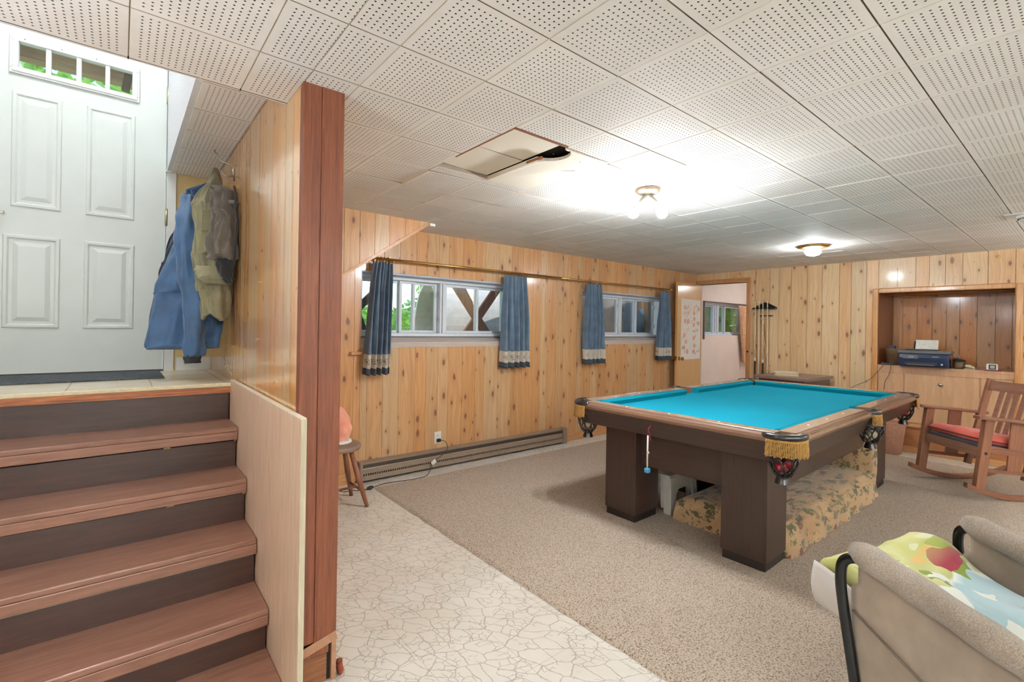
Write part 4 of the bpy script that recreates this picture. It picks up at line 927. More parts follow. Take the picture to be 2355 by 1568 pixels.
# ------------------------------------------------------------------ open wooden door with fruit poster
hx, hy = 6.598, 3.722; ang = math.atan2(3.668 - hy, 5.89 - hx)
d2 = structE('door_2', 'plain birch door standing open against the window wall, poster on it', 'door', (hx, hy, 0.01)); d2.rotation_euler = (0, 0, ang)
DW = 0.715
b = B(); b.box(0.0, DW, 0.0, 0.034, 0.0, 1.925); obj('door_leaf', b, wood('honey_birch_door', (204, 152, 92), (226, 178, 118), 2, 0.6, 0.22, 0.5, stretch=10, contrast=0.6), d2, bevel=0.002)
b = B()
for sgn, y in ((1, 0.034), (-1, 0.0)):
    b.tube([(DW - 0.06, y, 0.872), (DW - 0.06, y + sgn * 0.035, 0.872)], [0.026, 0.010], 14); b.ball((DW - 0.06, y + sgn * 0.052, 0.872), 0.026, 14, sq=(1, 0.8, 1))
obj('knob', b, BRASS, d2)
b = B(); b.box(DW - 0.001, DW + 0.0015, 0.006, 0.028, 0.84, 0.905); obj('latch_plate', b, BRASS, d2)
PAPER = plain('glossy_poster_paper', (238, 232, 222), 0.14, var=0.015, nscale=3, coat=0.5)
ps = thing('poster', 'two-sheet fruit poster of peaches taped on the open door', 'poster', (0, 0, 0))
ps.matrix_world = Matrix.Translation((hx, hy, 0.01)) @ Matrix.Rotation(ang, 4, 'Z')
# door leaf local x runs from the hinge to the free edge; the face towards the room is local y = 0.034 side
PX0, PX1, PZ0, PZ1 = 0.03, 0.615, 0.852, 1.70
FY = 0.0345
for xa, xb_ in ((PX0, (PX0 + PX1) / 2 - 0.001), ((PX0 + PX1) / 2 + 0.001, PX1)):
    b = B(); b.box(xa, xb_, FY, FY + 0.0012, PZ0, PZ1); obj('sheet', b, PAPER, ps)
PEACH = plain('printed_peach', (232, 172, 150), 0.2, var=0.12, nscale=40, coat=0.4); PALEP = plain('printed_pale_peach', (240, 206, 176), 0.2, var=0.1, nscale=40, coat=0.4); LEAFP = plain('printed_leaf', (170, 180, 158), 0.2, var=0.1, coat=0.4)
LP = [(280, 370), (330, 350), (275, 460), (325, 440), (283, 570), (332, 575), (315, 705), (275, 785), (297, 880), (270, 970), (320, 1030), (415, 365), (483, 375), (415, 445), (420, 535), (485, 600), (412, 625), (440, 715), (415, 825), (425, 945), (415, 1035), (470, 1035)]
for q, (px, py) in enumerate(LP):
    fx = PX1 - (px - 225) / 290 * (PX1 - PX0); fz = PZ1 - (py - 240) / 910 * (PZ1 - PZ0); rr = 0.033 if q not in (21,) else 0.015
    b = B(); b.prism([(fx + rr * 1.15 * math.cos(a_), fz + rr * math.sin(a_) * (1.0 + 0.06 * math.sin(2 * a_ + q))) for a_ in [2 * PI * k / 22 for k in range(22)]], 1, FY + 0.0013, FY + 0.0017)
    for v in b.bm.verts: pass
    obj('peach_print', b, PALEP if q in (1, 6, 11, 17, 2) else PEACH, ps)
for q in range(26):
    b = B(); px, py = rnd.choice(LP); fx = PX1 - (px + rnd.choice((-1, 1)) * rnd.uniform(22, 40) - 225) / 290 * (PX1 - PX0); fz = PZ1 - (py + rnd.uniform(-50, 50) - 240) / 910 * (PZ1 - PZ0); t_ = rnd.uniform(0, PI)
    fx = min(max(fx, PX0 + 0.03), PX1 - 0.03)
    pts = [(fx + 0.024 * math.cos(a_) * math.cos(t_) - 0.008 * math.sin(a_) * math.sin(t_), fz + 0.024 * math.cos(a_) * math.sin(t_) + 0.008 * math.sin(a_) * math.cos(t_)) for a_ in [2 * PI * k / 10 for k in range(10)]]
    b.prism(pts, 1, FY + 0.0014, FY + 0.0020); obj('leaf_print', b, LEAFP, ps)
# peach curtain in the next room
a = N('peach_curtain_cloth'); k = a.noise(a.obj(), 40, 4, 0.7); a.bump(k, 0.3, 0.004); PC = a.fin(a.ramp(k, [(0.35, (212, 152, 112)), (0.65, (238, 196, 158))]), 0.9)
pc_ = curtain(7.90, 8.40, 8.08, 8.42, "peach mottled curtain hanging in the pink room beyond the doorway", 3.3, zt=1.70, zb=0.74, Y=3.755, pl=5.5, mats=PC)
del pc_["group"]
# ------------------------------------------------------------------ carpet
def carpetmat():
    a = N('beige_brown_pile'); o = a.obj(); v = a.scale(o, 1, 1, 0.3)
    p = a.noise(v, 150, 3, 0.8, 0.5); vo = a.voro(a.add(v, a.comb(a.math('MULTIPLY', p, 0.01), 0.0)), 130.0); big = a.noise(v, 2.6, 4, 0.6)
    f = a.math('ADD', a.math('MULTIPLY', p, 0.75), a.math('MULTIPLY', vo.outputs['Distance'], 0.42))
    col = a.ramp(f, [(0.37, (84, 62, 48)), (0.48, (156, 134, 114)), (0.62, (202, 186, 168))])
    col = a.mix(a.math('MULTIPLY', big, 0.22), col, lin((134, 102, 80)))
    a.bump(f, 0.9, 0.006); return a.fin(col, 0.97, sheen=0.15, spec=0.1)
CARP = carpetmat()
b = B(); cx0, cx1, cy0, cy1 = 1.545, 6.25, -2.6, 3.545; NX, NY_ = 150, 190
def cf(u, v):
    x = cx0 + (cx1 - cx0) * u; y = cy0 + (cy1 - cy0) * v
    e = min(u * (cx1 - cx0), (1 - u) * (cx1 - cx0), (1 - v) * (cy1 - cy0), v * (cy1 - cy0))
    z = 0.013 * min(1, e / 0.015) + 0.0022 * mnoise.noise(Vector((x * 21, y * 21, 0))) * min(1, e / 0.02)
    if u == 0: x += 0.008 * mnoise.noise(Vector((0, y * 9, 3))) + 0.004 * mnoise.noise(Vector((0, y * 40, 3)))
    if v == 1: y += 0.006 * mnoise.noise(Vector((x * 14, 5, 3)))
    return (x, y, max(z, 0.001))
uu = [0, 0.0018, 0.0036] + [q / NX for q in range(1, NX)] + [1 - 0.003, 1]; vv = [0, 0.003] + [q / NY_ for q in range(1, NY_)] + [1 - 0.0028, 1 - 0.0012, 1]
G = [[b.v(cf(u_, v_)) for u_ in uu] for v_ in vv]
for j in range(len(vv) - 1):
    for i in range(len(uu) - 1): b.face([G[j][i], G[j][i + 1], G[j + 1][i + 1], G[j + 1][i]], 0, True)
tag(obj('carpet', b, CARP, fix=False), 'beige-brown speckled shag carpet covering most of the room floor', 'carpet')
CZ = 0.013

# ------------------------------------------------------------------ pool table
WEN = wood('dark_wenge_laminate', (40, 26, 21), (66, 45, 36), 2, 1.0, 0.38, 0.15, stretch=24, contrast=0.7, bump=0.03)
WENX = wood('dark_wenge_laminate_long', (40, 26, 21), (66, 45, 36), 0, 1.0, 0.36, 0.15, stretch=24, contrast=0.7, bump=0.03)
WENY = wood('dark_wenge_laminate_end', (40, 26, 21), (66, 45, 36), 1, 1.0, 0.36, 0.15, stretch=24, contrast=0.7, bump=0.03)
RAILX = wood('brown_rail_top', (104, 76, 60), (136, 104, 84), 0, 1.0, 0.24, 0.45, stretch=20, contrast=0.7, bump=0.02)
RAILY = wood('brown_rail_top_end', (104, 76, 60), (136, 104, 84), 1, 1.0, 0.24, 0.45, stretch=20, contrast=0.7, bump=0.02)
FLATX = wood('glare_lightened_rail_top', (146, 116, 96), (182, 152, 130), 0, 1.0, 0.25, 0.4, stretch=20, contrast=0.5, bump=0.02)  # flat rail tops lightened: light glare put into the colour
def feltmat(nm, c):
    a = N(nm); k = a.noise(a.obj(), 380, 3, 0.7); k2 = a.noise(a.obj(), 1.7, 3); a.bump(k, 0.25, 0.001)
    c1 = lin(c); return a.fin(a.ramp(a.math('ADD', a.math('MULTIPLY', k, 0.6), a.math('MULTIPLY', k2, 0.4)), [(0.3, tuple(x * 0.84 for x in c1[:3]) + (1,)), (0.7, tuple(min(1, x * 1.14) for x in c1[:3]) + (1,))]), 0.95, spec=0.12)
FELT = feltmat('turquoise_cloth', (14, 142, 166)); FELTD = feltmat('teal_cushion_cloth', (0, 124, 142))
LEA = plain('black_leather', (26, 23, 22), 0.28, var=0.1, nscale=120, bump=0.2, coat=0.3)
pt = thing('pool_table', 'large pool table with turquoise cloth and square dark legs', 'pool table', (3.785, 1.625, 0.0), rz=math.radians(0.9))
HL, HW = 1.345, 0.72; ZT = 0.775
# square legs
for sx, sy in ((-1, -1), (-1, 1), (1, -1), (1, 1)):
    cx, cy = sx * 1.05, sy * 0.405
    b = B(); b.box(cx - 0.13, cx + 0.13, cy - 0.122, cy + 0.122, 0.06, 0.625)
    for q in (-1, 1): pass
    lg = obj('leg', b, WEN, pt, bevel=0.002)
    b = B(); b.prism([(cx - 0.123, cy - 0.115), (cx + 0.123, cy - 0.115), (cx + 0.123, cy + 0.115), (cx - 0.123, cy + 0.115)], 2, CZ - 0.004, 0.06)
    obj('foot', b, plain('black_kick_block', (30, 22, 18), 0.5), lg, bevel=0.004)
# aprons between legs
for sy in (-1, 1): b = B(); b.box(-0.92, 0.92, sy * 0.46 - 0.012, sy * 0.46 + 0.012, 0.375, 0.63); obj('side_panel', b, WENX, pt)
for sx in (-1, 1): b = B(); b.box(sx * 1.11 - 0.012, sx * 1.11 + 0.012, -0.283, 0.283, 0.385, 0.63); obj('end_panel', b, WENY, pt)
b = B(); b.box(-1.10, 1.10, -0.44, 0.44, 0.60, 0.70); obj('slate_frame', b, WENX, pt)
# rails: (outward offset o measured from the outer edge, z)
PR = [(-0.125, 0.700), (-0.125, ZT - 0.001), (-0.045, ZT + 0.001), (-0.039, ZT - 0.004), (-0.036, ZT), (-0.026, ZT - 0.002), (-0.023, ZT - 0.007), (-0.020, ZT - 0.004), (-0.006, ZT - 0.012), (0.0, ZT - 0.026), (-0.004, ZT - 0.040), (-0.012, ZT - 0.046)]
AP = [(-0.014, ZT - 0.046), (-0.052, 0.628), (-0.080, 0.622), (-0.125, 0.622), (-0.125, ZT - 0.046)]
CUS = [(-0.125, ZT - 0.045), (-0.125, ZT - 0.002), (-0.150, ZT - 0.003), (-0.176, ZT - 0.012), (-0.160, ZT - 0.045)]
def rail(axis, side, a0, a1, prof, miter=None):
    b = B(); half = HW if axis == 0 else HL
    poly = [(side * (half + o), z) for o, z in prof]
    if axis == 0: b.prism([(p[0], p[1]) for p in poly], 0, a0, a1)
    else:
        A = [b.v((p[0], a0, p[1])) for p in poly]; Z = [b.v((p[0], a1, p[1])) for p in poly]; n = len(poly)
        b.face(A[::-1]); b.face(Z)
        for i in range(n): b.face([A[i], A[(i + 1) % n], Z[(i + 1) % n], Z[i]])
    return b
def mitre(b, axis, a0, a1, m=0.045):
    for v in b.bm.verts:
        co = v.co; t = co.x if axis == 0 else co.y; half = HW if axis == 0 else HL; o = half - abs(co.y if axis == 0 else co.x)
        inner = max(0, (o - 0.125) / 0.05)
        if abs(t - a0) < 1e-5: t = a0 + m * inner
        elif abs(t - a1) < 1e-5: t = a1 - m * inner
        if axis == 0: co.x = t
        else: co.y = t
    return b
segs = [(0, s, a0, a1) for s in (-1, 1) for (a0, a1) in ((-HL + 0.115, -0.065), (0.065, HL - 0.115))] + [(1, s, -HW + 0.115, HW - 0.115) for s in (-1, 1)]
for ax, s, a0, a1 in segs:
    rb = rail(ax, s, a0, a1, PR); half_ = HW if ax == 0 else HL
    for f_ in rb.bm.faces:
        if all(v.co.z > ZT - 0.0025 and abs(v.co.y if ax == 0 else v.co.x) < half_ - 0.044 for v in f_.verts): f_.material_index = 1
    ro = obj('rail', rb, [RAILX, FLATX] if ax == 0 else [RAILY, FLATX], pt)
    ab = rail(ax, s, a0 - 0.02 if abs(a0) > 0.1 else a0, a1 + 0.02 if abs(a1) > 0.1 else a1, AP); obj('apron', ab, WENX if ax == 0 else WENY, pt)
    i0, i1 = a0 + (0.045 if abs(a0) > 0.1 else 0.006), a1 - (0.045 if abs(a1) > 0.1 else 0.006)
    if ax == 1: i0, i1 = a0 + 0.045, a1 - 0.045
    cb = mitre(rail(ax, s, i0, i1, CUS), ax, i0, i1, 0.03); obj('cushion', cb, FELTD, pt)
    for q in (1, 2, 3):
        t = a0 + (a1 - a0) * q / 4; db = B(); h_ = (HW if ax == 0 else HL) - 0.085; c = (t, s * h_) if ax == 0 else (s * h_, t)
        db.tube([(c[0], c[1], ZT - 0.0005), (c[0], c[1], ZT + 0.0012)], 0.006, 12); obj('sight', db, OFFWHITE, ro)
px_, py_ = HL - 0.126, HW - 0.126
def corner(sx, sy, cw):
    c = (sx * (px_ + 0.01), sy * (py_ + 0.01)); rr = 0.078
    arc = [(c[0] - sx * rr * math.cos(t), c[1] - sy * rr * math.sin(t)) for t in [PI / 2 * k / 6 for k in range(7)]]  # from inner-x side to inner-y side
    return arc if not cw else arc[::-1]
poly = corner(1, -1, False)[::1] + corner(1, 1, True) + corner(-1, 1, False) + corner(-1, -1, True)
# drop end points so the outline reads: (x near corner) -> (y near corner)
bf = B(); bf.prism(poly, 2, 0.715, 0.732); obj('playing_cloth', bf, FELT, pt)
b = B(); b.box(-HL + 0.2, HL - 0.2, -HW + 0.2, HW - 0.2, 0.69, 0.714); obj('slate', b, plain('grey_slate', (90, 92, 94), 0.7), pt)
# pockets
GOLD = plain('gold_fringe', (188, 138, 56), 0.5, var=0.25, nscale=300, bump=0.3, sheen=0.3)
def pocket(cx, cy, a0, a1, R_, side=False, label=None):
    """leather rim from angle a0 to a1 (outside), fringe below it, woven leather net under it"""
    b = B(); n = 16; P = [(cx + R_ * math.cos(a0 + (a1 - a0) * k / n), cy + R_ * math.sin(a0 + (a1 - a0) * k / n), ZT - 0.013) for k in range(n + 1)]
    b.tube(P, [0.012] + [0.018] * (n - 1) + [0.012], 12); rim = obj('pocket_rim', b, LEA, pt)
    b = B(); b.lathe([(R_ - 0.02, ZT - 0.012), (R_ - 0.024, 0.70), (R_ - 0.040, 0.66)], (cx, cy, 0), 24, cap=False)
    obj('pocket_liner', b, LEA, pt, solid=0.003)
    b = B(); m = 34 if not side else 16; e = 0.12
    for k in range(m + 1):
        t = a0 + (a1 - a0) * (e + (1 - 2 * e) * k / m); rr = R_ + 0.012 + rnd.uniform(-0.001, 0.001); l = 0.083 + rnd.uniform(-0.006, 0.006)
        x, y = cx + rr * math.cos(t), cy + rr * math.sin(t)
        Q = [(x + 0.0010 * math.cos(j * 1.6 + k), y + 0.0010 * math.sin(j * 1.6 + k), ZT - 0.024 - l * j / 9 ) for j in range(10)]
        Q = [(p[0] + 0.006 * (j / 9) * math.cos(t), p[1] + 0.006 * (j / 9) * math.sin(t), p[2]) for j, p in enumerate(Q)]
        b.tube(Q, [0.0026, 0.0032, 0.0026, 0.0032, 0.0026, 0.0032, 0.0026, 0.0032, 0.0026, 0.0034], 6)
    obj('fringe', b, GOLD, pt)
    b = B(); b.tube([(cx + (R_ + 0.011) * math.cos(a0 + (a1 - a0) * (e + (1 - 2 * e) * k / n)), cy + (R_ + 0.011) * math.sin(a0 + (a1 - a0) * (e + (1 - 2 * e) * k / n)), ZT - 0.032) for k in range(n + 1)], 0.0055, 8)
    obj('fringe_band', b, GOLD, pt)
    # net: crossing straps on a bowl shape, then a leather tassel skirt
    ox, oy = cx + 0.018 * math.cos((a0 + a1) / 2), cy + 0.018 * math.sin((a0 + a1) / 2)
    b = B(); ns = 9
    def bowl(t, z): 
        f = max(0.0, (0.670 - z) / 0.105); rr = 0.062 * (1 - 0.55 * f ** 2.2) + 0.006
        return (ox + rr * math.cos(t), oy + rr * math.sin(t), z)
    for k in range(ns):
        for sg in (-1, 1):
            t0 = 2 * PI * k / ns; b.tube([bowl(t0 + sg * 2 * PI / ns * 1.0 * math.sin(j / 9 * PI * 1.0), 0.680 - 0.118 * j / 9) for j in range(10)], [0.0055] * 10, 6, flat=0.55)
    b.tube([bowl(2 * PI * k / 20, 0.678) for k in range(20)], 0.005, 6, closed=True)
    b.lathe([(0.030, 0.566), (0.026, 0.558), (0.030, 0.545), (0.036, 0.524)], (ox, oy, 0), 18, cap=False)
    nt = obj('net', b, LEA, pt)
    return ox, oy
corners = {}
for sx, sy in ((-1, -1), (-1, 1), (1, -1), (1, 1)):
    mid = math.atan2(sy, sx); corners[(sx, sy)] = pocket(sx * (HL - 0.105), sy * (HW - 0.105), mid - 1.42, mid + 1.42, 0.098)
for sy in (-1, 1): corners[(0, sy)] = pocket(0.0, sy * (HW - 0.045), math.atan2(sy, 0) - 1.25, math.atan2(sy, 0) + 1.25, 0.062, side=True)
RZ = math.radians(0.9)
def tw(x, y): return (3.785 + x * math.cos(RZ) - y * math.sin(RZ), 1.625 + x * math.sin(RZ) + y * math.cos(RZ))
REDB = plain('red_pool_ball', (150, 18, 40), 0.12, coat=0.6, var=0.03); IVB = plain('ivory_pool_ball', (196, 186, 160), 0.15, coat=0.6)
def pball(key, dx, dy, z, m, lab):
    ox, oy = corners[key]; x, y = tw(ox + dx, oy + dy); b = B(); b.ball((0, 0, 0), 0.0285, 20); o = tag(obj('pool_ball', b, m), lab, 'pool ball'); o.location = (x, y, z); return o
pball((-1, -1), -0.02, 0.004, 0.606, REDB, 'lowest red ball in the fringed corner pocket nearest the camera')
pball((-1, -1), 0.020, -0.022, 0.624, REDB, 'second red ball, resting upper right in the nearest corner pocket')
pball((-1, -1), -0.006, 0.030, 0.650, REDB, 'topmost red ball in the nearest corner pocket')
pball((0, -1), 0.008, -0.008, 0.612, IVB, 'ivory ball in the side pocket of the long side facing the recliner')
pball((1, -1), -0.006, -0.006, 0.614, REDB, 'red ball in the far corner pocket beside the cabinet')
pball((-1, 1), 0.004, 0.0, 0.612, IVB, 'ivory ball in the corner pocket on the window side')
# chalk hanging from a cord
hk = thing('chalk_cord', 'white cord with a blue chalk cube hanging on the table end panel', 'chalk holder', (*tw(-1.36, 0.075), 0.70))
b = B(); b.tube([(0.03, 0, 0.0), (0.006, 0, -0.015), (0.004, 0.0, -0.06)], 0.004, 8); b.bar((0.006, 0.004, -0.02), (0.012, -0.012, -0.085), 0.004, 0.008); obj('red_ribbon', b, plain('maroon_ribbon', (110, 20, 52), 0.7), hk)
b = B(); b.tube([(0.0, 0, -0.055), (-0.002, 0, -0.20), (0, 0, -0.245)], 0.0045, 8); obj('cord', b, OFFWHITE, hk)
b = B(); b.box(-0.014, 0.014, -0.015, 0.015, -0.275, -0.247); obj('chalk', b, plain('blue_chalk', (70, 156, 196), 0.6), hk, bevel=0.006, seg=3)
b = B(); b.box(-0.008, 0.002, -0.012, 0.0, -0.16, -0.148); obj('knot', b, plain('cream_tape', (226, 208, 160), 0.7), hk, bevel=0.002)

# ------------------------------------------------------------------ things under the table
def wildmat():
    a = N('wildlife_print_fleece'); o = a.obj(); n0 = a.noise(o, 5, 4)
    base = a.ramp(n0, [(0.3, (178, 142, 102)), (0.7, (204, 170, 128))])
    v = a.add(a.scale(o, 9, 17, 15), a.comb(a.math('MULTIPLY', a.noise(a.scale(o, 20, 20, 20), 1.0, 4, 0.7), 2.6), a.math('MULTIPLY', a.noise(a.add(a.scale(o, 20, 20, 20), (7.0, 3.0, 1.0)), 1.0, 4, 0.7), 2.6)))
    vo = a.voro(v, 1.0); cr = a.sep(vo.outputs['Color']); m = a.math('LESS_THAN', vo.outputs['Distance'], a.math('ADD', 0.26, a.math('MULTIPLY', cr[1], 0.22)))
    kind = a.ramp(cr[0], [(0.0, (74, 82, 48)), (0.45, (104, 40, 30)), (0.62, (44, 40, 28)), (0.78, (92, 96, 60))], 'CONSTANT')
    col = a.mix(a.math('MULTIPLY', m, 0.9), base, kind)
    st_ = a.math('GREATER_THAN', a.noise(a.scale(o, 9, 26, 20), 1.0, 5, 0.75), 0.58); col = a.mix(a.math('MULTIPLY', st_, 0.75), col, lin((86, 82, 54)))
    a.bump(a.noise(o, 120, 3), 0.3, 0.004); return a.fin(col, 0.95, sheen=0.3)
WILD = wildmat()
bd = thing('pet_bed', 'low padded bed under the pool table draped in wildlife print fleece', 'pet bed', (3.75, 1.42, CZ))
b = B()
x0, x1, y0, y1 = -0.88, 0.84, -0.33, 0.37
def bedf(u, v):
    # wrap-around: v from the near hem up over the top to the far hem
    x = x0 + (x1 - x0) * u; S = [(-0.05, 0.0), (-0.03, 0.08), (0.0, 0.135), (0.06, 0.165), (0.18, 0.176), (0.5, 0.172), (0.78, 0.168), (0.92, 0.15), (0.99, 0.115), (1.02, 0.06), (1.03, 0.0)]
    s = v * (len(S) - 1); i = min(int(s), len(S) - 2); f = s - i; yy = S[i][0] + (S[i + 1][0] - S[i][0]) * f; z = S[i][1] + (S[i + 1][1] - S[i][1]) * f
    side = 1 - min(1, z / 0.17)
    y = y0 + (y1 - y0) * yy
    w = 0.011 * math.sin(x * 24 + 1.2 * math.sin(x * 5)) * side * (1 if yy > 0.5 else -1) + 0.008 * mnoise.noise(Vector((x * 5, y * 5, z * 8)))
    ee = min(u, 1 - u); rnd_ = 1 - 0.05 * max(0, 1 - ee / 0.02)
    return (x, y * rnd_ + w, max(0.0, z * (1 - 0.25 * max(0, 1 - ee / 0.015)) + 0.010 * mnoise.noise(Vector((x * 4, y * 4, 1)))))
R_ = b.grid(bedf, 90, 40)
b.face([r_[0] for r_ in R_]); b.face([r_[-1] for r_ in R_][::-1]); obj('draped_cushion', b, WILD, bd)
b = B()
def bolf(u, v):
    a_ = 2 * PI * u; prof = math.sin(PI * (0.04 + 0.92 * v)) ** 0.22
    return (0.85 + 0.02 * prof + 0.10 * math.cos(a_) * prof + 0.01 * mnoise.noise(Vector((a_, v * 6, 2))), -0.32 + 0.66 * v + 0.02 * math.sin(a_) * 0, 0.235 + 0.265 * math.sin(a_) * prof * (1 if math.sin(a_) > 0 else 1.0) + 0.012 * mnoise.noise(Vector((a_ * 2, v * 9, 5))))
R_ = b.grid(bolf, 30, 40, closed=True); b.face(R_[0][::-1]); b.face(R_[-1]); obj('raised_back', b, WILD, bd)
PLA = plain('milky_white_plastic', (206, 200, 190), 0.45, var=0.03)
sp = thing('step_stool', 'milky white plastic step stool behind the corner leg, under the pool table', 'step stool', (3.08, 1.97, CZ), rz=0.02)
b = B(); b.box(-0.17, 0.17, -0.13, 0.14, 0.245, 0.262); ARX = [(-0.17, 0.03), (-0.09, 0.03), (-0.075, 0.12), (-0.05, 0.15), (0.05, 0.15), (0.075, 0.12), (0.09, 0.03), (0.17, 0.03), (0.17, 0.25), (-0.17, 0.25)]; ARY = [(p * 0.76 + 0.005, q) for p, q in ARX]
b.prism(ARX, 1, -0.13, -0.122); b.prism(ARX, 1, 0.132, 0.14); b.prism(ARY, 0, -0.17, -0.162); b.prism(ARY, 0, 0.162, 0.17)
obj('step_top', b, PLA, sp, bevel=0.006)
for sx in (-1, 1):
    for sy in (-1, 1):
        b = B(); tx, ty = sx * 0.135, sy * 0.10
        lo = [(tx + sx * 0.04 - sx * 0.06 * i_, ty + sy * 0.04 - sy * 0.055 * j_) for i_, j_ in ((0, 0), (1, 0), (1, 1), (0, 1))]
        hi = [(tx + sx * 0.032 - sx * 0.065 * i_, ty + sy * 0.035 - sy * 0.06 * j_) for i_, j_ in ((0, 0), (1, 0), (1, 1), (0, 1))]
        A = [b.v((p[0] + sx * 0.01, p[1] + sy * 0.008, 0.001)) for p in lo]; Z = [b.v((p[0], p[1], 0.245)) for p in hi]
        b.face(A[::-1]); b.face(Z)
        for i_ in range(4): b.face([A[i_], A[(i_ + 1) % 4], Z[(i_ + 1) % 4], Z[i_]])
        obj('leg', b, PLA, sp, bevel=0.005)
nb = thing('storage_bin', 'dark navy storage bin behind the step stool under the table', 'bin', (3.62, 2.05, CZ))
b = B(); b.box(-0.22, 0.22, -0.15, 0.13, 0.0, 0.22); obj('body', b, plain('navy_plastic', (24, 30, 48), 0.5), nb, bevel=0.01)
b = B(); b.box(-0.235, 0.235, -0.165, 0.145, 0.22, 0.25); obj('lid', b, plain('navy_plastic_lid', (20, 24, 40), 0.5), nb, bevel=0.008)
# ------------------------------------------------------------------ built-in cabinet and what stands on it
cb = thing('cabinet', 'built-in birch cabinet with flush doors below the wall recess', 'cabinet', (XB, 1.035, 0.0))
CAB = wood('birch_cabinet_face', (184, 138, 100), (214, 170, 130), 2, 0.7, 0.4, 0.2, stretch=12, contrast=0.7)
CABD = wood('birch_cabinet_door', (190, 144, 104), (220, 178, 138), 2, 0.7, 0.36, 0.25, stretch=12, contrast=0.7)
def CY(y): return y - 1.035
b = B(); b.box(-0.012, ND - 0.001, CY(0.501), CY(1.569), 0.895, 0.922); b.box(-0.012, 0.02, CY(0.501), CY(1.569), 0.842, 0.895)
b.box(0.004, 0.03, CY(0.501), CY(1.569), 0.305, 0.842); obj('body', b, CAB, cb, bevel=0.002)
for (y0, y1, zt) in ((1.338, 1.560, 0.848), (0.742, 1.326, 0.848), (0.508, 0.728, 0.840)):
    b = B(); b.box(-0.006, 0.004, CY(y0), CY(y1), 0.318, zt); dd = obj('door', b, CABD, cb, bevel=0.002)
    if y0 == 0.742:
        b = B(); b.lathe([(0.008, 0), (0.009, 0.012), (0.019, 0.018), (0.020, 0.026), (0.012, 0.031), (0.001, 0.032)], n=18)
        for v in b.bm.verts: v.co = Vector((-0.006 - v.co.z, CY(1.03) + v.co.x, 0.748 + v.co.y))
        obj('knob', b, STEEL, dd, label='round silver knob')
b = B(); b.box(-0.05, 0.03, CY(0.43), CY(1.545), 0.272, 0.306); obj('ledge', b, TRIMY, cb, bevel=0.005)
b = B(); b.box(-0.028, 0.03, CY(0.43), CY(1.50), 0.0, 0.272); obj('kick_panel', b, wood('reddish_kick_panel', (160, 100, 62), (190, 130, 86), 1, 0.7, 0.4, 0.2), cb)
b = B(); b.box(-0.040, -0.028, CY(0.43), CY(1.50), 0.0, 0.062); obj('base_strip', b, TRIMY, cb, bevel=0.004)
b = B(); b.box(-0.012, -0.008, CY(1.566), CY(1.574), 0.74, 0.80); obj('hinge', b, OFFWHITE, cb)
SH = 0.9225
pr = thing('printer', 'dark blue-grey inkjet printer with paper in its rear tray', 'printer', (6.68, 1.165, SH), rz=math.radians(3))
PB = plain('blue_black_plastic', (30, 44, 72), 0.25, coat=0.4, var=0.03); PT = plain('graphite_plastic', (98, 100, 100), 0.32, var=0.03); PK = plain('printer_black', (28, 28, 32), 0.3)
b = B(); b.prism([(-0.155, 0.0), (0.15, 0.0), (0.165, 0.02), (0.165, 0.145), (-0.165, 0.145), (-0.178, 0.10), (-0.172, 0.03)], 1, -0.205, 0.205); obj('body', b, PB, pr, bevel=0.012, seg=3)
b = B(); b.prism([(-0.172, 0.145), (0.165, 0.145), (0.165, 0.165), (0.02, 0.176), (-0.150, 0.176)], 1, -0.215, 0.215); obj('lid', b, PT, pr, bevel=0.008, seg=3)
b = B(); b.box(0.0, 0.15, -0.10, 0.17, 0.176, 0.186); b.box(-0.06, 0.0, 0.03, 0.17, 0.176, 0.182); obj('top_cover', b, PK, pr, bevel=0.004)
b = B(); b.prism([(0.10, 0.176), (0.115, 0.176), (0.165, 0.265), (0.15, 0.268)], 1, -0.085, 0.115); obj('paper_tray', b, PK, pr, bevel=0.003)
b = B(); b.prism([(0.09, 0.178), (0.092, 0.178), (0.142, 0.285), (0.140, 0.285)], 1, -0.088, 0.10); obj('paper', b, OFFWHITE, pr, label='white paper sheets')
b = B(); b.prism([(-0.179, 0.085), (-0.170, 0.085), (-0.168, 0.128), (-0.176, 0.128)], 1, 0.04, 0.17); cp = obj('control_panel', b, PK, pr, bevel=0.003)
b = B(); b.prism([(-0.1805, 0.095), (-0.178, 0.095), (-0.1765, 0.120), (-0.179, 0.120)], 1, 0.075, 0.12); obj('display', b, plain('grey_display', (92, 98, 112), 0.2), cp)
b = B(); b.box(-0.178, -0.160, -0.11, 0.155, 0.028, 0.052); obj('output_slot', b, BLACK, pr)
b = B(); b.box(-0.200, -0.16, -0.09, 0.135, 0.024, 0.030); obj('output_tray', b, PT, pr, bevel=0.002)
b = B(); b.tube([(-0.1755, -0.148, 0.038), (-0.1775, -0.148, 0.038)], 0.009, 14); obj('round_badge', b, plain('pale_badge', (186, 192, 206), 0.3), pr)
b = B(); b.box(-0.1772, -0.176, -0.125, -0.07, 0.112, 0.117); obj('name_strip', b, plain('silver_lettering', (150, 154, 160), 0.3), pr)
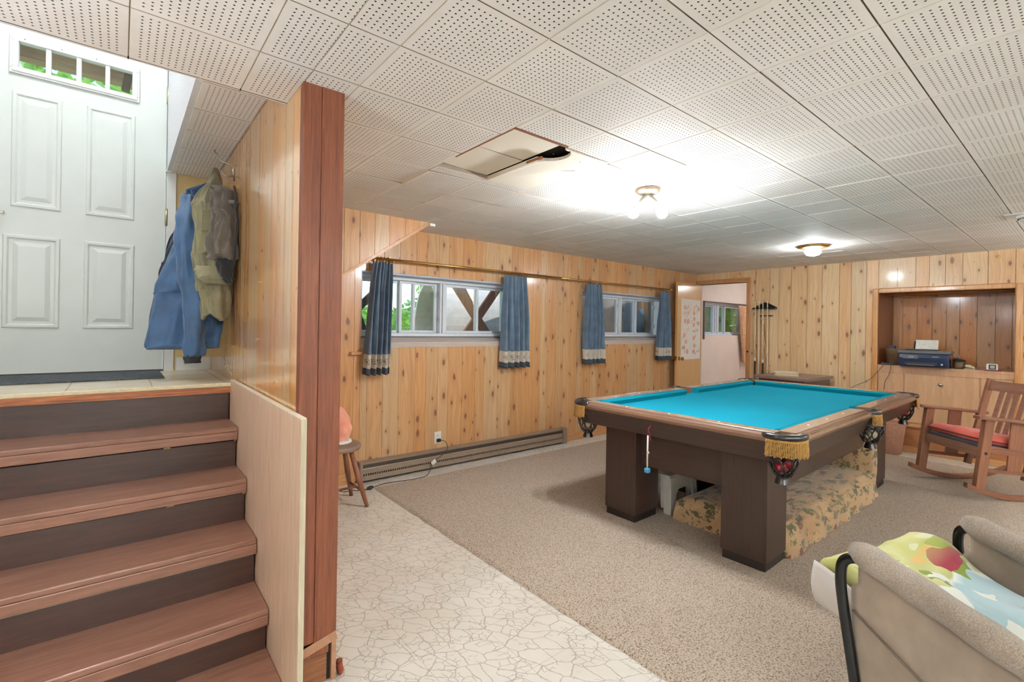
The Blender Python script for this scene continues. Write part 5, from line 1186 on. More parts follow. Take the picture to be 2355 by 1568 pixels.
def wicker(nm, d, l, s=1.0):
    a = N(nm); o = a.obj(); w1_ = a.n('TexWave', wave_type='BANDS', bands_direction='Z'); a.set(w1_.inputs['Vector'], o); w1_.inputs['Scale'].default_value = 34 * s; w1_.inputs['Distortion'].default_value = 1.5; w1_.inputs['Detail Scale'].default_value = 12
    br = a.n('TexBrick'); v = a.sep(o); ang_ = a.math('ARCTAN2', v[1], v[0]); a.set(br.inputs['Vector'], a.comb(a.math('MULTIPLY', ang_, 2.2), a.math('MULTIPLY', v[2], 30.0 * s))); br.inputs['Color1'].default_value = lin(l); br.inputs['Color2'].default_value = lin(tuple((p + q) // 2 for p, q in zip(d, l))); br.inputs['Mortar'].default_value = lin(d); br.inputs['Mortar Size'].default_value = 0.03; br.inputs['Scale'].default_value = 2.0
    a.bump(a.math('ADD', w1_.outputs['Fac'], br.outputs['Fac']), 0.7, 0.004); return a.fin(br.outputs['Color'], 0.7)
wk = thing('wicker_basket', 'small wicker basket behind the printer on the recess shelf', 'basket', (6.86, 1.475, SH))
b = B(); b.lathe([(0.06, 0.0), (0.072, 0.09), (0.078, 0.17), (0.070, 0.17), (0.064, 0.08), (0.01, 0.02)], n=24); obj('body', b, wicker('tan_wicker', (92, 66, 40), (176, 138, 92), 2), wk)
b = B(); b.tube([(0.076 * math.cos(2 * PI * q / 24), 0.076 * math.sin(2 * PI * q / 24), 0.172) for q in range(24)], 0.006, 8, closed=True); obj('rim', b, wicker('tan_wicker_rim', (140, 100, 66), (206, 160, 112), 2), wk)
b = B(); b.bm.free()
o = thing('folded_case', 'dark blue-grey pouch lying in the shelf basket', 'pouch', (6.87, 1.50, SH + 0.165)); b = B(); b.prism([(-0.05, 0.0), (0.05, 0.0), (0.03, 0.045), (-0.02, 0.05)], 1, -0.035, 0.03); obj('pouch', b, plain('slate_pouch', (74, 80, 92), 0.6), o, bevel=0.008)
pc = thing('pencil_pot', 'green-brown pot filled with dark oddments right of the printer', 'pot', (6.70, 0.905, SH))
b = B(); b.lathe([(0.044, 0.0), (0.050, 0.01), (0.050, 0.075), (0.046, 0.075), (0.044, 0.012), (0.01, 0.01)], n=24); obj('pot', b, plain('olive_brown_glaze', (94, 74, 48), 0.4), pc)
b = B(); b.ball((0, 0, 0.085), 0.045, 14, sq=(1.1, 1.2, 0.3)); b.ball((0.01, 0.01, 0.098), 0.028, 12, sq=(1.2, 1, 0.3)); obj('oddments', b, plain('dark_oddments', (46, 40, 38), 0.4, nscale=90), pc)
b = B(); b.bar((-0.02, -0.01, 0.10), (0.03, 0.02, 0.135), 0.004, 0.012); obj('clip', b, OFFWHITE, pc)
sp_ = thing('stapler', 'small cream stapler on the recess shelf', 'stapler', (6.64, 0.815, SH), rz=math.radians(70))
b = B(); b.box(-0.045, 0.04, -0.016, 0.016, 0.0, 0.009); obj('base', b, plain('cream_plastic', (206, 194, 164), 0.4), sp_, bevel=0.003)
b = B(); b.prism([(-0.04, 0.012), (0.038, 0.024), (0.034, 0.045), (0.0, 0.048), (-0.03, 0.030)], 1, -0.013, 0.013); obj('arm', b, plain('cream_plastic_top', (214, 204, 176), 0.4), sp_, bevel=0.004)
ck = thing('desk_clock', 'small white digital clock standing on red cloth on the shelf', 'clock', (6.63, 0.655, SH + 0.002), rz=math.radians(8))
b = B(); b.box(-0.012, 0.018, -0.042, 0.042, 0.004, 0.066); obj('case', b, OFFWHITE, ck, bevel=0.008, seg=3)
b = B(); b.box(-0.014, -0.011, -0.028, 0.024, 0.012, 0.058); bz = obj('bezel', b, BLACK, ck, bevel=0.003)
b = B(); b.box(-0.0152, -0.0138, -0.019, 0.015, 0.020, 0.050); obj('display', b, plain('lcd_grey', (166, 170, 160), 0.2), bz)
b = B(); 
def clf(u, v): return (-0.035 + 0.08 * u, -0.062 + 0.115 * v, 0.003 + 0.003 * mnoise.noise(Vector((u * 5, v * 5, 0))))
b.grid(clf, 14, 14); o = tag(obj('red_cloth', b, plain('dark_pink_cloth', (170, 48, 76), 0.9), solid=0.002, fix=False), 'small red cloth under the white clock', 'cloth'); o.location = (6.63, 0.655, SH)
ps_ = thing('power_strip', 'dark cord plug block lying at the left edge of the shelf', 'power strip', (6.64, 1.462, SH), rz=math.radians(-65))
b = B(); b.box(-0.07, 0.07, -0.018, 0.018, 0.0, 0.026); obj('block', b, plain('dark_plug_block', (48, 46, 50), 0.4), ps_, bevel=0.006)
b = B(); b.box(-0.078, -0.068, -0.014, 0.014, 0.004, 0.024); obj('blue_end', b, plain('blue_grey_end', (96, 112, 140), 0.4), ps_, bevel=0.003)
b = B(); b.M = (Matrix.Translation((6.64, 1.462, SH)) @ Matrix.Rotation(math.radians(-65), 4, 'Z')).inverted(); b.tube(spline([(6.60, 1.495, 0.935), (6.57, 1.51, 0.915), (6.565, 1.56, 0.84), (6.57, 1.64, 0.74), (6.585, 1.76, 0.67), (6.60, 1.86, 0.60)]), 0.003, 6)
b.tube(spline([(6.61, 1.46, 0.935), (6.57, 1.44, 0.915), (6.575, 1.455, 0.82), (6.58, 1.49, 0.74), (6.58, 1.50, 0.64)]), 0.0035, 6); obj('cord', b, plain('grey_brown_wire', (104, 84, 82), 0.5), ps_)
wb2 = thing('waste_basket', 'pinkish tapered wicker waste basket on the floor beside the cabinet', 'basket', (6.37, 1.395, 0.0))
b = B(); b.lathe([(0.095, 0.001), (0.10, 0.01), (0.135, 0.33), (0.127, 0.33), (0.094, 0.02), (0.01, 0.018)], n=32); obj('body', b, wicker('pinkish_wicker', (150, 100, 78), (206, 154, 128)), wb2)
b = B(); b.tube([(0.132 * math.cos(2 * PI * q / 28), 0.132 * math.sin(2 * PI * q / 28), 0.332) for q in range(28)], 0.007, 8, closed=True); obj('rim', b, wicker('pinkish_wicker_rim', (160, 110, 86), (214, 164, 138)), wb2)
hk2 = thing('ceiling_hook', 'small round hook on the far wall just under the ceiling', 'hook', (XB, 0.62, 2.035))
b = B(); b.tube([(-0.004 - 0.006 * math.cos(t), 0.012 * math.cos(t), 0.012 * math.sin(t)) for t in [2 * PI * q / 16 for q in range(14)]], 0.0025, 6); b.tube([(0, 0, -0.0), (-0.008, 0, 0)], 0.012, 10); obj('hook', b, BRASS, hk2)

# ------------------------------------------------------------------ side cabinet with book
tb = thing('side_table', 'grey-brown side cabinet in front of the far wall, book on top', 'side table', (6.185, 2.275, 0.0), rz=math.radians(-3))
TT = wood('grey_brown_laminate', (104, 84, 78), (138, 116, 108), 1, 1.0, 0.35, 0.2, stretch=14, contrast=0.7)
b = B(); b.box(-0.365, 0.365, -0.285, 0.285, 0.725, 0.76); obj('tabletop', b, TT, tb, bevel=0.003)
b = B(); b.box(-0.33, 0.35, -0.25, 0.25, CZ, 0.725); obj('body', b, wood('dark_grey_brown_side', (70, 54, 50), (98, 78, 72), 2, 1.0, 0.45), tb)
b = B(); b.box(-0.338, -0.33, -0.262, 0.262, 0.30, 0.70); obj('drawer_front', b, TT, tb, bevel=0.003)
bk = thing('book', 'cream covered book lying flat on the side cabinet', 'book', (6.17, 2.36, 0.76), rz=math.radians(24))
b = B(); b.box(-0.165, 0.165, -0.125, 0.125, 0.001, 0.004); b.box(-0.165, 0.165, -0.125, 0.125, 0.030, 0.033); b.box(0.16, 0.165, -0.125, 0.125, 0.001, 0.033); obj('cover', b, plain('cream_book_cover', (232, 224, 200), 0.5), bk, bevel=0.001)
b = B(); b.box(-0.16, 0.16, -0.12, 0.12, 0.004, 0.030); obj('pages', b, plain('page_edges', (196, 172, 132), 0.8, nscale=200), bk)

# ------------------------------------------------------------------ cue rack and cues
ck_ = thing('cue_rack', 'black wall cue rack with a peaked top beside the doorway', 'cue rack', (XB, 2.79, 1.59))
b = B(); b.prism([(-0.145, -0.02), (0.135, -0.02), (0.145, 0.0), (0.02, 0.066), (-0.02, 0.066), (-0.145, 0.0)], 0, -0.018, -0.001); obj('back_plate', b, BLACK, ck_, bevel=0.003)
b = B(); b.box(-0.075, -0.018, -0.145, 0.145, -0.022, -0.004); obj('shelf', b, BLACK, ck_, bevel=0.004)
b = B(); b.box(-0.05, -0.001, -0.095, 0.075, -0.115, -0.105); obj('lower_clip_bar', b, BLACK, ck_, bevel=0.003)
b = B()
for y in (-0.06, -0.005, 0.045, 0.10): b.tube([(-0.078 + 0.016 * math.cos(t), y + 0.016 * math.sin(t), -0.010) for t in [PI * 0.25 + PI * 1.5 * q / 10 for q in range(11)]], 0.004, 6)
obj('clip', b, plain('glossy_black_clip', (44, 40, 42), 0.2), ck_)
MAPLE = plain('maple_cue_shaft', (232, 212, 176), 0.28, coat=0.4); MAPLE2 = plain('honey_cue_shaft', (222, 184, 130), 0.28, coat=0.4); BUTT = plain('dark_cue_butt', (52, 34, 34), 0.3, coat=0.4)
def cue(foot, top, L_butt, label, butt=BUTT, sh=MAPLE, ring=True):
    f = Vector(foot); t_ = Vector(top); d = (t_ - f); Lc = d.length; d.normalize()
    o = thing('pool_cue', label, 'pool cue', f, group='pool cues at the wall rack')
    b = B(); b.tube([(0, 0, 0), d * L_butt], [0.0145, 0.0115], 12); obj('butt', b, butt, o)
    b = B(); b.tube([d * L_butt, d * (Lc - 0.02)], [0.0112, 0.0065], 12); obj('shaft', b, sh, o)
    b = B(); b.tube([d * (Lc - 0.02), d * Lc], [0.0066, 0.0062], 12); obj('tip', b, plain('cue_tip', (226, 222, 210), 0.4) if 'cue_tip' not in bpy.data.materials else bpy.data.materials['cue_tip'], o)
    if ring: b = B(); b.tube([d * (L_butt - 0.022), d * (L_butt + 0.022)], [0.0128, 0.0124], 12); obj('joint_collar', b, OFFWHITE, o)
XQ = 6.537
cue((XQ, 2.88, 0.0), (XQ, 2.888, 1.66), 0.90, 'pale cue with dark butt and white collar, leftmost in the rack')
cue((XQ, 2.83, 0.0), (XQ, 2.840, 1.67), 0.35, 'all pale house cue, second from the left in the rack', MAPLE2, MAPLE, False)
cue((XQ, 2.775, 0.0), (XQ, 2.792, 1.655), 0.88, 'pale cue with dark butt and white collar, third from the left in the rack')
cue((XQ, 2.715, 0.0), (XQ, 2.735, 1.675), 0.35, 'all pale cue at the right end of the rack', MAPLE2, MAPLE, False)
cue((6.575, 2.60, 0.02), (6.596, 2.84, 1.45), 0.45, 'honey-coloured cue leaning slanted behind the upright ones', plain('honey_cue_butt', (170, 120, 70), 0.3), MAPLE2, False)
cue((6.575, 2.66, 0.02), (6.599, 2.81, 1.40), 0.5, 'darker slanted cue leaning behind the third upright cue', plain('brown_cue_butt', (120, 84, 56), 0.3), plain('brown_cue_shaft', (150, 112, 78), 0.3), False)

# ------------------------------------------------------------------ rocking chair
OAK = wood('brown_oak', (110, 66, 46), (156, 104, 76), 2, 1.0, 0.42, 0.2, stretch=18, contrast=0.8)
OAKY = wood('brown_oak_level', (104, 62, 44), (150, 98, 72), 1, 1.0, 0.42, 0.2, stretch=18, contrast=0.8)
OAKX = wood('brown_oak_cross', (118, 78, 60), (160, 116, 92), 0, 1.0, 0.42, 0.2, stretch=18, contrast=0.8)
rk = thing('rocking_chair', 'brown wooden mission rocking chair with a coral red seat cushion', 'rocking chair', (5.455, 0.617, CZ + 0.004), rz=math.radians(47.0), rx=math.radians(5))
RR = 0.95
def arcz(y): return RR - math.sqrt(RR * RR - y * y)
for sx in (-1, 1):
    x = sx * 0.28; b = B(); n = 24; Y0, Y1 = -0.47, 0.33
    top = [(Y0 + (Y1 - Y0) * q / n, arcz(Y0 + (Y1 - Y0) * q / n) + 0.038) for q in range(n + 1)]; bot = [(p[0], p[1] - 0.038) for p in top]
    b.prism(top + bot[::-1], 0, x - 0.019, x + 0.019); obj('rocker', b, OAKY, rk, bevel=0.003)
    b = B(); b.bar((x, 0.235, arcz(0.235) + 0.030), (x, 0.215, 0.590), 0.040, 0.066, upv=(0, 1, 0)); obj('leg', b, OAK, rk, bevel=0.003)
    b = B(); b.bar((x, -0.275, arcz(0.275) + 0.030), (x, -0.205, 0.590), 0.034, 0.050, upv=(0, 1, 0)); obj('leg', b, OAK, rk, bevel=0.003)
    b = B(); b.bar((x, -0.24, 0.205), (x, 0.215, 0.205), 0.018, 0.028); obj('side_stretcher', b, OAKY, rk, bevel=0.002)
    b = B(); b.bar((x, -0.22, 0.345), (x, 0.215, 0.37), 0.022, 0.05); obj('side_rail', b, OAKY, rk, bevel=0.002)
    b = B(); b.bar((x, -0.005, 0.215), (x, 0.0, 0.590), 0.013, 0.105, upv=(0, 1, 0)); obj('side_slat', b, OAK, rk, bevel=0.002)
    b = B(); b.prism([(-0.255, x - 0.030), (0.285, x - 0.040), (0.305, x - 0.028), (0.305, x + 0.028), (0.285, x + 0.040), (-0.255, x + 0.030)], 2, 0.590, 0.614)
    for v in b.bm.verts: v.co = Vector((v.co.y, v.co.x, v.co.z)) if False else v.co
    bm = b.bm
    for v in bm.verts: v.co.x, v.co.y = v.co.y, v.co.x
    obj('armrest', b, OAKY, rk, bevel=0.005)
    b = B(); b.bar((sx * 0.25, -0.12, 0.15), (sx * 0.25, -0.24, 0.90), 0.026, 0.052, upv=(0, 1, 0)); obj('back_post', b, OAK, rk, bevel=0.003)
b = B(); b.bar((-0.262, 0.225, 0.335), (0.262, 0.225, 0.335), 0.022, 0.07); obj('front_rail', b, OAKX, rk, bevel=0.002)
b = B(); b.bar((-0.265, -0.225, 0.325), (0.265, -0.225, 0.325), 0.022, 0.05); obj('rear_rail', b, OAKX, rk, bevel=0.002)
def backpt(x, z): return (x, -0.12 - (z - 0.15) * 0.16, z)
b = B(); n = 10
for q in range(n):
    xa, xb_ = -0.248 + 0.496 * q / n, -0.248 + 0.496 * (q + 1) / n; c = lambda x: -0.018 * (1 - (x / 0.248) ** 2)
    p, q_ = backpt(xa, 0.845), backpt(xb_, 0.845); b.bar((xa, p[1] + c(xa), 0.845), (xb_ + 0.001, q_[1] + c(xb_), 0.845), 0.018, 0.085, upv=(0, -0.158, 0.987))
obj('crest_rail', b, OAKX, rk)
b = B(); p = backpt(0, 0.43); b.bar((-0.248, p[1], 0.43), (0.248, p[1], 0.43), 0.018, 0.05); obj('lower_back_rail', b, OAKX, rk, bevel=0.002)
for q in range(5):
    x = -0.13 + 0.065 * q; p0 = backpt(x, 0.45); p1 = backpt(x, 0.82); b = B(); b.bar(p0, (x, p1[1] - 0.012, 0.82), 0.040, 0.010, upv=(0, 1, 0)); obj('back_slat', b, OAKX, rk, bevel=0.002)
b = B(); b.bar((0, 0.22, 0.385), (0, -0.22, 0.350), 0.515, 0.030); obj('seat', b, plain('dark_slate_seat_pad', (74, 72, 82), 0.6), rk, bevel=0.006)
CUSH = fabric('coral_red_cotton', (222, 104, 86), 300, var=0.12, fs=5)
b = B()
def cuf(u, v):
    x = -0.25 + 0.50 * u; y = -0.20 + 0.43 * v; return x, y
nn = 28; top = []; bot = []
for j in range(nn + 1):
    rt_, rb_ = [], []
    for i in range(nn + 1):
        x, y = cuf(i / nn, j / nn); e = min(i, nn - i, j, nn - j) / nn * 2; zc = 0.368 + 0.03 * (y + 0.2) / 0.43
        puff = 0.05 * min(1, e * 4) ** 0.5 * (1 + 0.25 * mnoise.noise(Vector((x * 9, y * 9, 0)))); 
        rt_.append(b.v((x, y, zc + 0.040 + puff))); rb_.append(b.v((x, y, zc + 0.028 - puff * 0.6)) if e > 0 else rt_[-1])
    top.append(rt_); bot.append(rb_)
for j in range(nn):
    for i in range(nn):
        b.face([top[j][i], top[j][i + 1], top[j + 1][i + 1], top[j + 1][i]], 0, True)
        q = [bot[j][i], bot[j + 1][i], bot[j + 1][i + 1], bot[j][i + 1]]; b.face(q, 0, True)
cu_ = obj('cushion', b, CUSH, rk)
b = B(); b.tube([(-0.25, -0.20, 0.402), (0.25, -0.20, 0.402), (0.25, 0.23, 0.432), (-0.25, 0.23, 0.432)], 0.005, 8, closed=True); obj('piping', b, plain('dark_red_piping', (120, 40, 36), 0.8), cu_)
b = B(); 
for sx in (-1, 1): b.tube([(sx * 0.299, 0.225, 0.335), (sx * 0.303, 0.225, 0.335)], 0.011, 12)
obj('bolt', b, plain('dark_bolt', (50, 40, 34), 0.4, 0.6), rk)

# ------------------------------------------------------------------ recliner in the right corner
SUEDE = fabric('beige_suede', (164, 146, 128), 500, var=0.10, fs=7, rough=0.85)
a = N('worn_beige_chenille'); k = a.noise(a.obj(), 330, 3, 0.8); k2 = a.noise(a.obj(), 6, 3)
a.bump(k, 0.9, 0.004); CHEN = a.fin(a.ramp(a.math('ADD', a.math('MULTIPLY', k, 0.7), a.math('MULTIPLY', k2, 0.3)), [(0.36, (132, 114, 98)), (0.5, (166, 148, 130)), (0.64, (204, 190, 172))]), 0.95, sheen=0.4)
BTUBE = plain('black_enamel_tube', (10, 10, 12), 0.25, coat=0.15, spec=0.3)
rc_ = thing('recliner', 'beige suede recliner with black tube frame and padded arms', 'recliner', (1.969, 0.05, CZ), rz=math.radians(-17))
for sx in (-1, 1):
    x = sx * 0.305
    b = B(); n = 26; P, R_ = [], []
    for q in range(n + 1):
        t = q / n; y = 0.355 - 0.70 * t; z = 0.588 - 0.70 * t * 0.255; bulge = math.sin(PI * min(1, t * 9 + 0.12) / 2) ** 0.5 if t < 0.12 else 1
        P.append((x, y, z)); R_.append((0.006 + 0.035 * bulge) * (1 if t < 0.96 else 0.7) + 0.002 * math.sin(t * 30))
    b.tube(P, R_, 24, flat=1.0); obj('armrest', b, CHEN, rc_, label='worn fuzzy beige arm roll')
    b = B(); b.tube(spline([(x, 0.10, 0.505), (x, 0.24, 0.545), (x + sx * 0.006, 0.325, 0.562), (x + sx * 0.014, 0.368, 0.545), (x + sx * 0.018, 0.378, 0.50), (x + sx * 0.020, 0.370, 0.42), (x + sx * 0.020, 0.335, 0.22), (x + sx * 0.020, 0.30, 0.015)]), 0.0155, 16); obj('frame_tube', b, BTUBE, rc_)
    b = B()
    def panf(u, v):
        y = 0.352 - 0.74 * u; zt = 0.545 - (0.352 - y) * 0.255; zb_ = 0.10 + 0.05 * u; z = zt + (zb_ - zt) * v; f_ = 0.12 * max(0, 1 - u * 14) ** 2
        if v < 0.15: y -= 0.02 * max(0, 1 - u * 10)
        return (x + sx * (0.018 * math.sin(PI * v) * math.sin(PI * min(1, u * 1.2)) + 0.006 * mnoise.noise(Vector((y * 9 + sx, z * 7, 1)))), y, z)
    b.grid(panf, 40, 24); obj('side_panel', b, SUEDE, rc_, solid=0.012, fix=False)
    b = B(); b.tube([(x + sx * 0.012, 0.345, 0.40), (x + sx * 0.026, 0.15, 0.31), (x + sx * 0.024, -0.10, 0.20), (x + sx * 0.012, -0.36, 0.13)], 0.0035, 6); obj('seam', b, plain('beige_seam_cord', (120, 104, 88), 0.9), rc_)
b = B()
for k in range(2): pass
b.tube([(0.0 + 0.30 * math.cos(t), -0.02 + 0.31 * math.sin(t), 0.016) for t in [2 * PI * q / 40 for q in range(40)]], 0.0125, 12, closed=True); obj('swivel_ring', b, STEEL, rc_)
b = B(); b.lathe([(0.04, 0.02), (0.03, 0.2), (0.035, 0.30)], (0, -0.02, 0), 18); b.bar((-0.30, -0.02, 0.02), (0.30, -0.02, 0.02), 0.04, 0.02); obj('pedestal', b, BTUBE, rc_)
def pad(b, x0, x1, y0, y1, zf, th, nu=30, nv=30, wr=0.006, seed=0):
    """puffy cushion; zf(y) gives the top height"""
    T_, L_ = [], []
    for j in range(nv + 1):
        a_, c_ = [], []
        for i in range(nu + 1):
            u, v = i / nu, j / nv; x = x0 + (x1 - x0) * u; y = y0 + (y1 - y0) * v; e = min(min(u, 1 - u) * 8, min(v, 1 - v) * 8, 1) ** 0.5
            z = zf(y); w = wr * mnoise.noise(Vector((x * 8 + seed, y * 8, seed)))
            a_.append(b.v((x, y, z - th * 0.45 * (1 - e) + w))); c_.append(b.v((x, y, z - th + th * 0.45 * (1 - e))) if 0 < i < nu and 0 < j < nv else a_[-1])
        T_.append(a_); L_.append(c_)
    for j in range(nv):
        for i in range(nu):
            b.face([T_[j][i], T_[j][i + 1], T_[j + 1][i + 1], T_[j + 1][i]], 0, True); b.face([L_[j][i], L_[j + 1][i], L_[j + 1][i + 1], L_[j][i + 1]], 0, True)
b = B(); pad(b, -0.265, 0.265, -0.28, 0.47, lambda y: 0.455 - (0.47 - y) * 0.27 + 0.0, 0.12); obj('seat', b, SUEDE, rc_)
b = B(); b.M = Matrix.Translation((0, -0.07, 0.36)) @ Matrix.Rotation(math.radians(120), 4, 'X'); pad(b, -0.295, 0.295, -0.04, 0.68, lambda y: 0.09, 0.13); obj('backrest', b, SUEDE, rc_)
def blanketmat():
    a = N('printed_leaf_blanket'); o = a.obj(); w = a.noise(o, 4.5, 3, 0.5)
    v = a.add(a.scale(o, 1, 1, 1), a.comb(a.math('MULTIPLY', w, 0.25), a.math('MULTIPLY', a.noise(a.add(o, (4.0, 1.0, 2.0)), 5.0, 3), 0.25)))
    big = a.noise(v, 5.0, 1, 0.3); y = a.sep(o)[1]
    f = a.math('ADD', big, a.math('MULTIPLY', a.math('SUBTRACT', y, 0.27), 1.1))
    base = a.ramp(f, [(0.0, (196, 212, 216)), (0.40, (176, 204, 208)), (0.47, (238, 240, 232)), (0.51, (184, 186, 116)), (0.62, (206, 204, 144)), (0.75, (184, 184, 108))])
    vo = a.voro(a.scale(v, 13, 20, 13), 1.0); cr = a.sep(vo.outputs['Color']); m = a.math('LESS_THAN', vo.outputs['Distance'], a.math('MULTIPLY', a.math('SUBTRACT', cr[1], 0.1), 0.85))
    kind = a.ramp(cr[0], [(0.0, (126, 142, 48)), (0.3, (236, 236, 226)), (0.5, (226, 168, 104)), (0.68, (150, 40, 58)), (0.76, (122, 176, 178)), (0.9, (96, 118, 50))], 'CONSTANT')
    mid = a.ramp(a.math('ABSOLUTE', a.math('SUBTRACT', y, 0.20)), [(0.13, (1, 1, 1, 1)), (0.26, (0, 0, 0, 1))])
    c = a.mix(a.math('MULTIPLY', m, mid), base, kind)
    a.bump(a.noise(o, 22, 3), 0.35, 0.006); return a.fin(c, 0.85, sheen=0.2)
bl = thing('blanket', 'green, white and blue leaf print blanket spread over the recliner seat', 'blanket', (1.969, 0.05, CZ), rz=math.radians(-17))
b = B()
def blf(u, v):
    # u across, v from the hem hanging at the front to the back
    S = [(0.492, 0.38), (0.508, 0.43), (0.502, 0.466), (0.46, 0.484), (0.30, 0.448), (0.18, 0.418), (0.06, 0.390), (-0.02, 0.385), (-0.06, 0.43), (-0.09, 0.50)]
    s = v * (len(S) - 1); i = min(int(s), len(S) - 2); f = s - i; y = S[i][0] + (S[i + 1][0] - S[i][0]) * f; z = S[i][1] + (S[i + 1][1] - S[i][1]) * f
    x = -0.245 + 0.515 * u; e = min(u, 1 - u)
    z += 0.016 * mnoise.noise(Vector((x * 7, y * 6, 2))) + 0.008 * mnoise.noise(Vector((x * 19, y * 15, 5))) + 0.012 * math.sin(x * 14 + y * 9) * 0.4
    z -= 0.05 * max(0, 1 - e / 0.05) ** 2 * (1 if y > 0.38 else 0.2)
    z += 0.05 * math.exp(-((x - 0.20) ** 2 + (y - 0.40) ** 2) / 0.006)
    return (x + (0.01 * math.sin(y * 20)), y, z + 0.004)
b.grid(blf, 60, 70)
o = obj('cloth', b, blanketmat(), bl, solid=0.004, fix=False)
b = B(); b.grid(lambda u, v: (-0.258 - 0.018 * math.sin(PI * v) + 0.012 * v * math.sin(u * 7), 0.12 + 0.39 * u, 0.468 - (0.39 - 0.39 * u) * 0.25 - (0.05 + 0.085 * u) * v + 0.006 * math.sin(u * 9 + v * 3)), 24, 10)
obj('underside_hem', b, fabric('white_blanket_back', (226, 218, 210), 300, var=0.05), bl, solid=0.004, fix=False, label='plain white back of the blanket')

# ------------------------------------------------------------------ outside
def leafmat(nm, d, l):
    a = N(nm); k = a.noise(a.obj(), 3.0, 3); a.fin(a.ramp(k, [(0.35, d), (0.65, l)]), 0.5)
    tr = a.n('BsdfTranslucent'); tr.inputs[0].default_value = lin(tuple(min(255, int(x * 1.1)) for x in l)); mx = a.n('MixShader'); mx.inputs[0].default_value = 0.45
    a.t.links.new(a.b.outputs[0], mx.inputs[1]); a.t.links.new(tr.outputs[0], mx.inputs[2]); a.t.links.new(mx.outputs[0], a.out.inputs[0]); return a.m
LEAF = leafmat('bright_green_leaves', (70, 120, 40), (146, 192, 84)); LEAF2 = leafmat('deep_green_leaves', (52, 104, 56), (104, 160, 84)); BARK = wood('grey_bark', (80, 66, 54), (124, 106, 90), 2, 1.0, 0.9)  # a bright and a deep green for the leaves
def shrub(name, label, cat, c, r, n, leaf, m, group=None, trunk=True, seed=0):
    r_ = random.Random(seed); t = thing(name, label, cat, (c[0], c[1], 1.02), group=group); b = B()
    for k in range(n):
        d = Vector((r_.gauss(0, 1), r_.gauss(0, 1), r_.gauss(0, 1))).normalized() * (r_.random() ** 0.35)
        p = Vector((d.x * r[0], d.y * r[1], c[2] - 1.02 + d.z * r[2]))
        if p.z < 0.01: continue
        u_ = Vector((r_.gauss(0, 1), r_.gauss(0, 1), r_.gauss(0, 1))).normalized(); w_ = u_.cross(Vector((r_.gauss(0, 1), r_.gauss(0, 1), r_.gauss(0, 1)))).normalized(); s = leaf * r_.uniform(0.7, 1.3)
        nn_ = u_.cross(w_); b.poly([p - u_ * s, p + w_ * s * 0.45 + nn_ * s * 0.1, p + u_ * s, p - w_ * s * 0.45 + nn_ * s * 0.1])
    obj('foliage', b, m, t, fix=False)
    if trunk:
        b = B(); hh = c[2] - 1.02
        for k in range(5): a_ = k * 1.25; b.tube([(0, 0, -0.02), (0.1 * math.cos(a_), 0.1 * math.sin(a_), hh * 0.4), (r[0] * 0.5 * math.cos(a_), r[1] * 0.5 * math.sin(a_), hh + r[2] * 0.3)], [0.05, 0.035, 0.012], 6)
        obj('stem', b, BARK, t)
    return t
a = N('grassy_soil'); k = a.noise(a.obj(), 3, 6, 0.7); gm = a.fin(a.ramp(k, [(0.35, (92, 118, 62)), (0.6, (164, 168, 112))]), 0.95)
b = B(); b.box(-12, 26, YW + 0.3, 45, 0.8, 1.02); struct('ground', b, gm, 'grassy ground outside the windows', 'ground')
shrub('shrub', 'bright green shrub seen through the window nearest the stairs', 'shrub', (3.4, 9.2, 1.36), (1.5, 0.9, 0.36), 2200, 0.075, LEAF, seed=1)
shrub('shrub', 'dark green bush right of the bright shrub, through the same window', 'shrub', (6.6, 10.9, 1.5), (1.4, 0.8, 0.6), 2200, 0.075, LEAF2, seed=2)
shrub('tree', 'leafy tree above the bushes outside the window nearest the stairs', 'tree', (7.7, 12.5, 2.6), (1.0, 0.9, 1.0), 1700, 0.10, LEAF, seed=3)
shrub('tree', 'green tree seen through the small panes of the entry door', 'tree', (-1.0, 10.5, 3.9), (2.6, 1.6, 1.5), 4200, 0.13, LEAF, seed=4)
shrub('tree', 'leafy tree filling the window of the pink room', 'tree', (11.5, 6.2, 1.9), (1.3, 0.7, 0.95), 2600, 0.09, LEAF, seed=5)
shrub('shrub', 'green bush behind the grey shell outside', 'shrub', (10.8, 12.0, 1.8), (2.4, 1.0, 1.0), 2200, 0.10, LEAF2, seed=6)
STUC = plain('grey_stucco', (190, 186, 178), 0.9, var=0.05, nscale=12, bump=0.3)
cl = thing('arched_shelter', 'grey rounded stucco shelter with an open arched end outside the window', 'shelter', (4.28, 6.1, 1.02), rz=math.radians(-15))
b = B(); n = 22
ro_, ri_ = 0.86, 0.78
A = [(ro_ * math.cos(PI * q / n), 0.93 * math.sin(PI * q / n)) for q in range(n + 1)]; I_ = [(ri_ * math.cos(PI * q / n), 0.88 * math.sin(PI * q / n)) for q in range(n + 1)]
b.prism([(p[0], p[1]) for p in A] + [(p[0], p[1]) for p in I_[::-1]], 0, -0.80, 2.6, smooth=False); obj('shell', b, STUC, cl)
b = B(); b.prism([(p[0], p[1]) for p in I_], 0, 2.45, 2.5); obj('end_wall', b, plain('brown_earth_wall', (120, 100, 76), 0.9), cl)
RED = wood('reddish_brace_timber', (150, 92, 70), (190, 132, 104), 2, 1.0, 0.7)
br = thing('cross_brace', 'crossed reddish timbers under the deck outside the window', 'brace', (3.35, 4.75, 1.02))
b = B(); b.bar((-0.55, 0.0, 1.02), (0.28, 0.0, -0.02), 0.04, 0.10, upv=(0.8, 0, 0.6)); b.bar((0.55, 0.05, 1.02), (-0.28, 0.05, -0.02), 0.04, 0.10, upv=(-0.8, 0, 0.6)); obj('timber', b, RED, br)
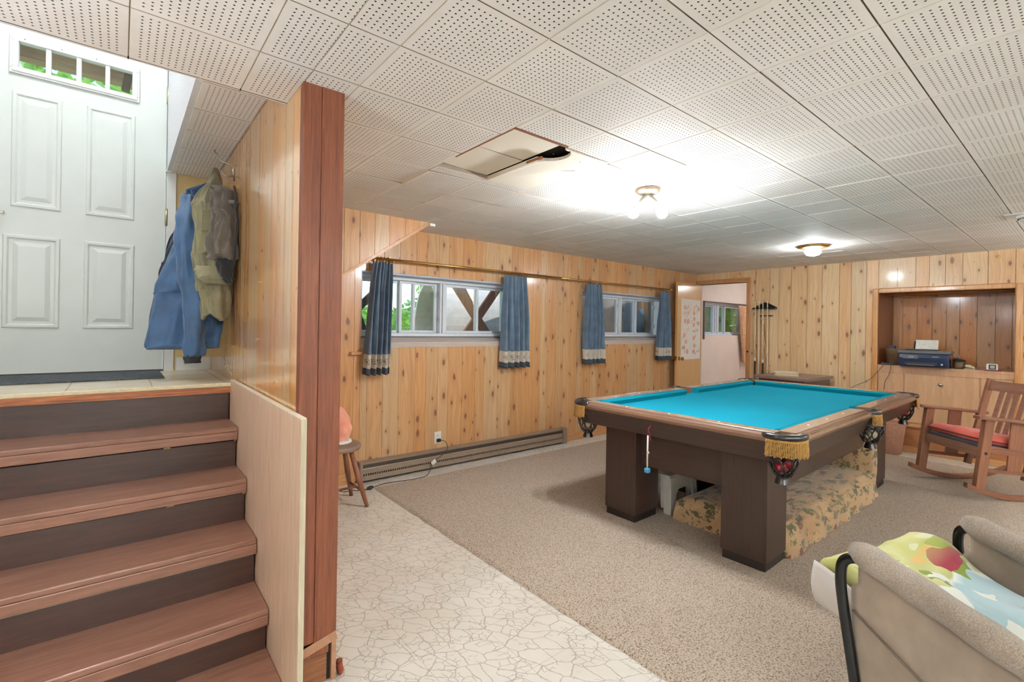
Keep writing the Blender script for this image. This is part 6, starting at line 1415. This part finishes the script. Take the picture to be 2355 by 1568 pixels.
b = B(); b.bar((-0.38, 0.10, 1.02), (-0.05, 0.10, 0.52), 0.04, 0.08, upv=(0.8, 0, 0.6)); obj('timber', b, RED, br)
b2_ = thing('cross_brace', 'dark diagonal timber outside, left of the arched shelter', 'brace', (1.9, 4.75, 1.02))
b = B(); b.bar((-0.12, 0.0, 0.34), (0.55, 0.0, 1.0), 0.04, 0.07, upv=(-0.7, 0, 0.7)); b.bar((-0.30, 0, 1.0), (0.1, 0, 0.0), 0.04, 0.07, upv=(-0.9, 0, 0.4)); obj('timber', b, plain('dark_timber', (72, 60, 56), 0.8), b2_)  # diagonal timbers in a plain dark brown
dk = thing('deck', 'tan deck boards overhead outside the basement windows', 'deck', (2.6, 5.0, 2.07))
b = B()
for k in range(3): b.box(-3.0, 3.2, -0.85 + 0.29 * k, -0.85 + 0.29 * k + 0.27, 0.0, 0.04)
obj('deck_boards', b, TRIMX, dk)
b = B(); b.box(-3.0, 3.2, 0.0, 0.05, -0.06, 0.04); obj('rim_joist', b, TRIMX, dk)
b = B(); 
for x in (-2.4, 3.0): b.box(x, x + 0.09, -0.09, 0.0, -1.05, 0.0)
obj('deck_post', b, RED, dk)
wl2 = thing('timber_wall', 'tan plywood wall outside the far window', 'outdoor wall', (8.6, 5.6, 1.02))
b = B(); b.box(-1.25, 1.6, 0, 0.05, 0, 0.98); obj('panel', b, wood('tan_exterior_ply', (160, 124, 88), (196, 160, 118), 2, 0.6, 0.8), wl2)
b = B(); b.ball((-1.15, -0.25, 0.42), 0.22, 12, sq=(0.4, 0.5, 1.0)); obj('blue_tarp', b, plain('blue_tarp', (120, 158, 176), 0.5), wl2)
wl3 = thing('timber_wall', 'brown slatted wall outside the window of the pink room', 'outdoor wall', (8.35, 4.9, 1.02))
b = B()
for k in range(8): b.box(-1.2, 0.10, 0, 0.03, 0.03 + k * 0.12, 0.14 + k * 0.12)
obj('slats', b, wood('brown_slats', (116, 84, 56), (160, 124, 86), 0, 1.0, 0.8), wl3)
ev = thing('eave', 'tan roof eave seen through the small door panes', 'eave', (-0.3, 5.0, 3.16))
b = B(); b.box(-2.0, 2.4, -0.1, 0.0, -0.005, 0.42); obj('fascia_board', b, wood('tan_fascia', (178, 146, 108), (206, 176, 138), 0, 1.0, 0.8), ev)
b = B(); b.box(-2.0, 2.4, -0.9, -0.1, 0.36, 0.42); obj('soffit_boards', b, plain('tan_soffit', (196, 164, 122), 0.8), ev)
for x in (-0.33, 0.33):
    b = B(); b.bar((x - 0.02, -0.2, -0.1), (x + 0.04, -0.2, 0.34), 0.05, 0.07, upv=(0, 1, 0)); obj('bracket', b, plain('brown_bracket', (120, 100, 70), 0.8), ev)  # brackets in a plain mid brown
